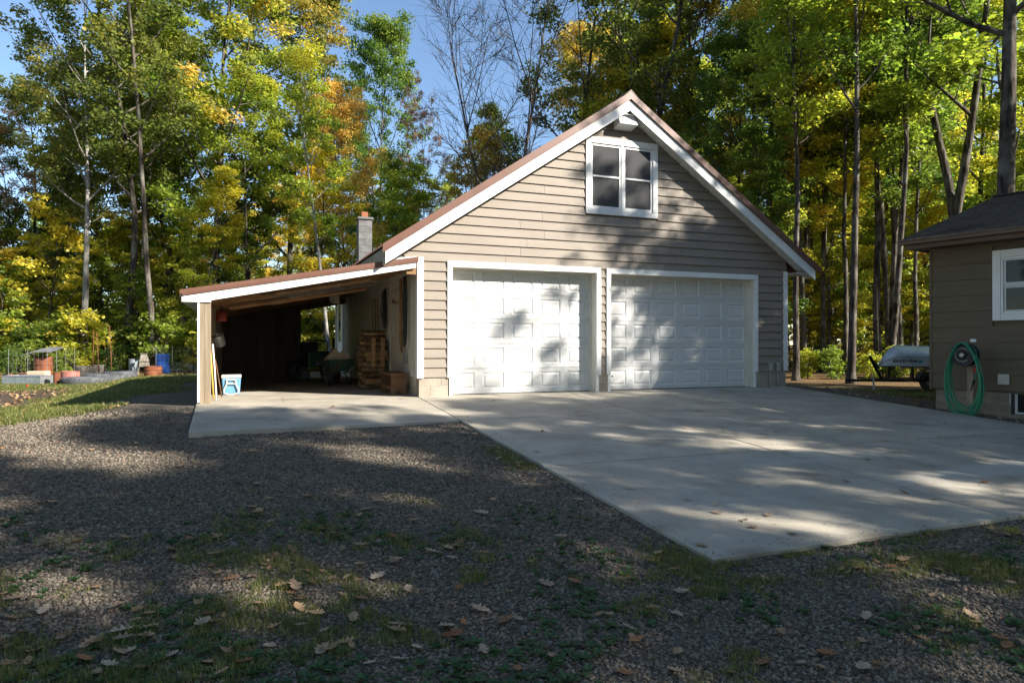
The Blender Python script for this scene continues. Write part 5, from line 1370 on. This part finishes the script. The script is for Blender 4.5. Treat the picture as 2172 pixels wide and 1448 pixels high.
def off_slabs(x, y):
    return ~((x > -.015) & (x < 8.77) & (y > -8.54)) & ~((x > -3.76) & (x < .0) & (y > -2.90 + .07*(x+3.7))) & ~((x > 8.7) & (y > -.1) & (y < 12))
rs = np.random.RandomState(5)
# gravel stones
stones = []
for s_ in range(6):
    r2 = random.Random(s_+40)
    b = MB(); pr = []
    me = bpy.data.meshes.new('gravel_stone')
    import bmesh
    bm = bmesh.new(); bmesh.ops.create_icosphere(bm, subdivisions=1, radius=1)
    for v in bm.verts: v.co = Vector((v.co.x*r2.uniform(.85,1.15), v.co.y*r2.uniform(.7,.95), v.co.z*r2.uniform(.5,.65)))
    bm.to_mesh(me); bm.free()
    me.polygons.foreach_set('use_smooth', [True]*len(me.polygons))
    stones.append(piece(me, M['stone_warm'] if s_ == 5 else M['stone']))
x, y = view_points(rs, 330000, 2.9, 13.5, 1.35)
gr, lw, lt_, dt = zones(x, y)
keep = off_slabs(x, y) & (rs.rand(len(x)) < (gr + lw*.45*(y<-4))*np.clip(.45+1.0*vnoise(x,y,1.1,51)+.3*(vnoise(x,y,.25,52)-.5),0,1)) & (y < -.2 + 0*x)
x, y = x[keep], y[keep]
dist = np.hypot(x-CAMX, y-CAMY)
sc = .0074 * (.5 + 1.7*rs.rand(len(x))**3) * (1 + .05*np.clip(dist-4, 0, 10))
zz_ = gz(x, y) + sc*.25
# a few loose stones kicked onto the concrete
xa, ya = rs.uniform(.01, 5, 500), rs.uniform(-8.5, -1, 500)
ed = rs.rand(500) < .6
xa = np.where(ed, np.abs(rs.normal(0,.12,500)), xa); half = ed & (rs.rand(500) < .4)
xa = np.where(half, rs.uniform(0,6,500), xa); ya = np.where(half, -8.5+np.abs(rs.normal(0,.1,500)), ya)
sa = .0045*(.5+rs.rand(500))
x, y, zz_, sc = np.concatenate([x,xa]), np.concatenate([y,ya]), np.concatenate([zz_, .061*np.minimum(ya,0)+sa*.4]), np.concatenate([sc,sa])
scatter('gravel', np.stack([x, y, zz_], -1), rs.uniform(-.5,.5,(len(x),3))+np.stack([0*x,0*x,rs.uniform(0,6.28,len(x))],-1), np.stack([sc*1.15,sc,sc],-1), np.where(rs.rand(len(x))<.07,5,rs.randint(0,5,len(x))), stones, 'grey rounded gravel covering the drive in front of the garage')
# grass: small tufts
def tuft(sd, n, h, spread, m, wide):
    r2 = np.random.RandomState(sd); V=[]; Q=[]; A=[]
    for i in range(n):
        a = r2.uniform(0,6.28); rr_ = spread*r2.rand()**.5; bx, by = rr_*math.cos(a), rr_*math.sin(a)
        hh = h*r2.uniform(.45,1.1); ln = r2.uniform(.2,.8)*hh; d = r2.uniform(0,6.28); w = wide*r2.uniform(.7,1.2)
        px_, py_ = -math.sin(d)*w, math.cos(d)*w
        mx_, my_ = math.cos(d)*ln*.35, math.sin(d)*ln*.35; ex, ey = math.cos(d)*ln, math.sin(d)*ln
        o = len(V)
        V += [(bx-px_,by-py_,-.01),(bx+px_,by+py_,-.01),(bx+mx_+px_*.8,by+my_+py_*.8,hh*.6),(bx+mx_-px_*.8,by+my_-py_*.8,hh*.6),(bx+ex+px_*.12,by+ey+py_*.12,hh),(bx+ex-px_*.12,by+ey-py_*.12,hh)]
        Q += [(o,o+1,o+2,o+3),(o+3,o+2,o+4,o+5)]
        hu, va = min(1,abs(r2.normal(.42,.32))), r2.rand(); A += [(hu,va,0,1)]*6
    return piece(npmesh('tuft', np.array(V), np.array(Q), False, {'leaf': np.array(A)}), m)
tufts = [tuft(s_, 16, .055, .035, M['grass'], .0016) for s_ in range(5)]
x, y = view_points(rs, 120000, 2.9, 9.5, 1.25)
x2, y2 = view_points(rs, 90000, 9, 36, 1.0, .80)
x, y = np.concatenate([x, x2]), np.concatenate([y, y2])
gr, lw, lt_, dt = zones(x, y)
keep = off_slabs(x, y) & (rs.rand(len(x)) < lw**1.3*np.where(y < -4, .6, 1))
x, y = x[keep], y[keep]; dist = np.hypot(x-CAMX, y-CAMY)
sc = (.5+.8*rs.rand(len(x))) * np.where(dist > 10, 1.25, .8)
wd = sc * np.where(dist > 10, 1.9, 1.0)
scatter('grass', np.stack([x,y,gz(x,y)],-1), np.stack([0*x,0*x,rs.uniform(0,6.28,len(x))],-1), np.stack([wd,wd,sc],-1), rs.randint(0,5,len(x)), tufts, 'short grass in the lawn and in patches among the gravel')
# small broad-leaved weeds among the gravel
def weed(sd):
    r2 = np.random.RandomState(sd); V=[]; Q=[]; A=[]
    for i in range(7):
        a = i*.9+r2.uniform(-.3,.3); L_ = .035*r2.uniform(.6,1.2); w = L_*.28; el = r2.uniform(.15,.7)
        c, s_ = math.cos(a), math.sin(a); o = len(V)
        P = lambda t, k: (c*L_*t*math.cos(el)-s_*w*k, s_*L_*t*math.cos(el)+c*w*k, L_*t*math.sin(el)*(1.4-.6*t)+.004)
        V += [P(0,.15),P(0,-.15),P(.6,-1),P(.6,1),P(1.05,-.1),P(1.05,.1)]
        Q += [(o,o+1,o+2,o+3),(o+3,o+2,o+4,o+5)]; A += [(r2.rand()*.8,r2.rand(),0,1)]*6
    return piece(npmesh('weed', np.array(V), np.array(Q), False, {'leaf': np.array(A)}), M['weed'])
weeds = [weed(s_) for s_ in range(4)]
x, y = view_points(rs, 26000, 2.9, 8.5, 1.2)
gr, lw, lt_, dt = zones(x, y)
keep = off_slabs(x, y) & (rs.rand(len(x)) < np.clip(.9*sstep(.48,.68, vnoise(x,y,.55,21)*.6+vnoise(x,y,1.5,22)*.4)*sstep(-5.6,-7.5,y), 0, 1)*.30)
x, y = x[keep], y[keep]; sc = .5+1.0*rs.rand(len(x))
scatter('weeds', np.stack([x,y,gz(x,y)+.004],-1), np.stack([0*x,0*x,rs.uniform(0,6.28,len(x))],-1), np.stack([sc,sc,sc],-1), rs.randint(0,4,len(x)), weeds, 'small green weeds growing through the gravel')
# leaf litter on lawn, dirt and forest floor
def oak_leaf(sd, L_=.14, curl=.25):
    r2 = random.Random(sd)
    out = [(0,.02)]
    lob = [(.08,.07),(.20,.22),(.29,.13),(.45,.38),(.53,.17),(.68,.33),(.74,.17),(.86,.20),(.90,.10),(1.0,.0)]
    up_ = [(a+r2.uniform(-.02,.02), w*r2.uniform(.8,1.15)) for a, w in lob]
    dn_ = [(a+r2.uniform(-.02,.02), -w*r2.uniform(.8,1.15)) for a, w in lob[:-1]]
    mid = [(a, 0) for a, w in lob]
    V = []; F = []
    def bend(a, w):
        x_, y_ = (a-.5)*L_, w*L_*.95
        return (x_, y_, curl*L_*((w*1.9)**2*.9 + (a-.5)**2*1.2 + .25*math.sin(5*a+sd)*w) + .004)
    for q in up_: V.append(bend(*q))
    for q in mid: V.append(bend(*q))
    for q in dn_: V.append(bend(*q))
    n = len(lob)
    V.append(bend(-.0,.0))
    root = len(V)-1
    for i in range(n-1):
        if i < n-2: F.append((n+i, n+i+1, i+1, i))
        else: F.append((n+i, n+i+1, i))
        if i < n-2: F.append((n+i+1, n+i, 2*n+i, 2*n+i+1))
        else: F.append((n+i+1, n+i, 2*n+i))
    F.append((root, n, 0)); F.append((root, 2*n, n))
    st = len(V)
    V += [(-.5*L_,-.002,.004),(-.5*L_,.002,.004),(-.78*L_,.006,.012),(-.78*L_,.003,.012)]
    F.append((st, st+1, st+2, st+3))
    return MB().add(V, F).mesh('oak_leaf', True)
litl = [piece(oak_leaf(60+s_, .075, .35), M['litter']) for s_ in range(4)]
x, y = view_points(rs, 60000, 9, 60, 1.0, .85)
x3, y3 = view_points(rs, 60000, 17, 42, 1.0, .80)
k3 = (x3 > 9.3) & (y3 > -2); x4, y4 = view_points(rs, 9000, 3.2, 9, 1.0, .8); x, y = np.concatenate([x, x3[k3], x4]), np.concatenate([y, y3[k3], y4])
gr, lw, lt_, dt = zones(x, y)
keep = off_slabs(x, y) & (rs.rand(len(x)) < np.clip(lt_*.7 + dt*.6 + lw*.20 + gr*.012, 0, 1)) & ~((x>-4)&(x<9)&(y>-3)&(y<12.5))
x, y = x[keep], y[keep]; sc = (.7+.8*rs.rand(len(x)))
scatter('leaf_litter', np.stack([x,y,gz(x,y)+.015],-1), rs.normal(size=(len(x),3))*np.where(np.hypot(x-CAMX,y-CAMY)<9.5,.14,.4)[:,None]+np.stack([0*x,0*x,rs.uniform(0,6.28,len(x))],-1), np.stack([sc,sc,sc],-1), rs.randint(0,4,len(x)), litl, 'fallen leaves littering the lawn, dirt bed and forest floor')

# ------------------------------------------------------------------ single oak leaves on gravel and concrete
GL = [(-4.58, -6.23), (-4.34, -6.77), (-4.3, -7.69), (-4.21, -7.71), (-4.1, -7.91), (-4.08, -8.06), (-3.72, -7.98), (-3.94, -8.3), (-3.77, -8.42), (-3.66, -8.33), (-3.53, -8.34), (-3.64, -8.42), (-4.21, -8.2), (-3.78, -8.59), (-3.66, -8.68), (-3.63, -8.58), (-3.59, -8.57), (-3.7, -8.74), (-3.51, -8.77), (-3.39, -8.68), (-3.27, -8.38), (-2.98, -8.23), (-3.01, -7.8), (-2.87, -7.5), (-2.77, -8.03), (-2.94, -8.77), (-2.77, -8.6), (-2.7, -8.92), (-3.06, -8.88), (-3.16, -8.94), (-2.66, -8.71), (-1.96, -6.47), (-1.79, -5.32), (-1.06, -5.87), (-1.17, -6.93), (-1.82, -7.75), (-2.09, -7.83), (-1.72, -7.91), (-2.02, -7.39), (-2.28, -7.48), (-0.78, -7.68), (-1.02, -8.15), (-1.27, -8.48), (-1.08, -8.51), (-2.12, -8.31), (-2.26, -8.05), (-2.45, -8.0), (-1.8, -8.73), (-1.94, -8.87), (-1.64, -8.91), (-2.05, -8.89), (-2.29, -8.79), (-2.25, -9.06), (-2.04, -8.99), (-1.94, -9.19), (-2.36, -9.14), (-2.5, -9.13), (-1.64, -9.36), (-1.14, -9.34), (-1.1, -9.2), (-0.73, -9.13), (-0.52, -8.86), (-0.18, -6.82), (-1.85, -9.42), (-1.13, -9.67), (-0.34, -5.31), (-1.51, -4.49), (-0.27, -3.61), (-1.26, -3.42), (1.0, -8.54), (1.24, -9.36), (0.87, -9.73), (0.27, -9.54), (0.76, -9.97), (-0.49, -9.81), (-0.22, -9.94), (-0.53, -8.88), (-0.74, -9.13), (-0.28, -9.78)]
CL = [(7.49, -3.74), (6.47, -4.12), (4.08, -4.71), (4.45, -5.42), (3.12, -5.9), (2.72, -7.17), (2.94, -7.66), (3.03, -7.91), (3.32, -7.68), (4.16, -7.63), (4.17, -6.47), (3.85, -6.45), (6.84, -5.7), (6.21, -5.62), (7.32, -4.9), (5.97, -6.12), (1.1, -7.83), (0.79, -7.9), (0.74, -8.06), (0.86, -7.44), (0.72, -7.65), (0.93, -8.29), (7.16, -4.52), (7.64, -5.07), (3.37, -4.45), (3.0, -4.06), (0.08, -8.27), (0.82, -3.78), (0.85, -2.69), (0.94, -5.18), (0.2, -5.0), (0.4, -6.75), (0.71, -7.24), (1.18, -0.83)]
CP = [(-1.68, -1.06), (-1.08, -1.88), (-1.81, -2.43), (-2.37, 0.41), (-2.38, -0.08), (-0.41, -0.35)]
big = [oak_leaf(s_, .125, .22) for s_ in range(6)]
r2 = random.Random(8)
def drop(p, zz, kind, label, grp, s_):
    me = big[r2.randrange(6)]
    if not me.materials: me.materials.append(M['dry_tan'])
    o = link('fallen_leaf', me, None, None, loc=(p[0], p[1], zz), rot=(r2.uniform(-.25,.25), r2.uniform(-.25,.25), r2.uniform(0,6.28)))
    o.material_slots[0].link = 'OBJECT'; o.material_slots[0].material = M[kind]
    k = s_*r2.uniform(.55,1.15); o.scale = (k,k,k)
    tag(o, label, 'leaf', grp)
for i, p in enumerate(GL):
    kind = 'dry_rust' if i % 5 == 3 else 'dry_tan'
    near = p[1] < -7.6
    col = 'rust-brown' if kind == 'dry_rust' else 'pale tan'
    lab = (col + ' oak leaf on the foreground gravel ' + ('left of the driveway corner' if p[0] < -1.2 else 'in front of the driveway corner')) if near else (col + ' oak leaf lying on open gravel between foreground and carport')
    drop(p, float(gz(*p)) + .022, kind, lab, 'oak leaves fallen on the gravel', .92)
for i, p in enumerate(CL):
    kind = 'dry_rust' if i % 3 == 0 else 'dry_tan'
    lab = ('rust-brown' if kind == 'dry_rust' else 'pale tan') + ' oak leaf on the concrete driveway ' + ('near its front corner' if p[1] < -6.4 else 'nearer the garage doors' if p[0] < 5.7 else 'near the brown house')
    drop(p, slab_z(p[1]) + .006, kind, lab, 'oak leaves fallen on the driveway', .82)
for p in CP: drop(p, max(.045*min(p[1],0), -.2) + .012, 'dry_rust', 'dry leaf lying on the concrete pad of the carport', 'leaves on the carport pad', .7)
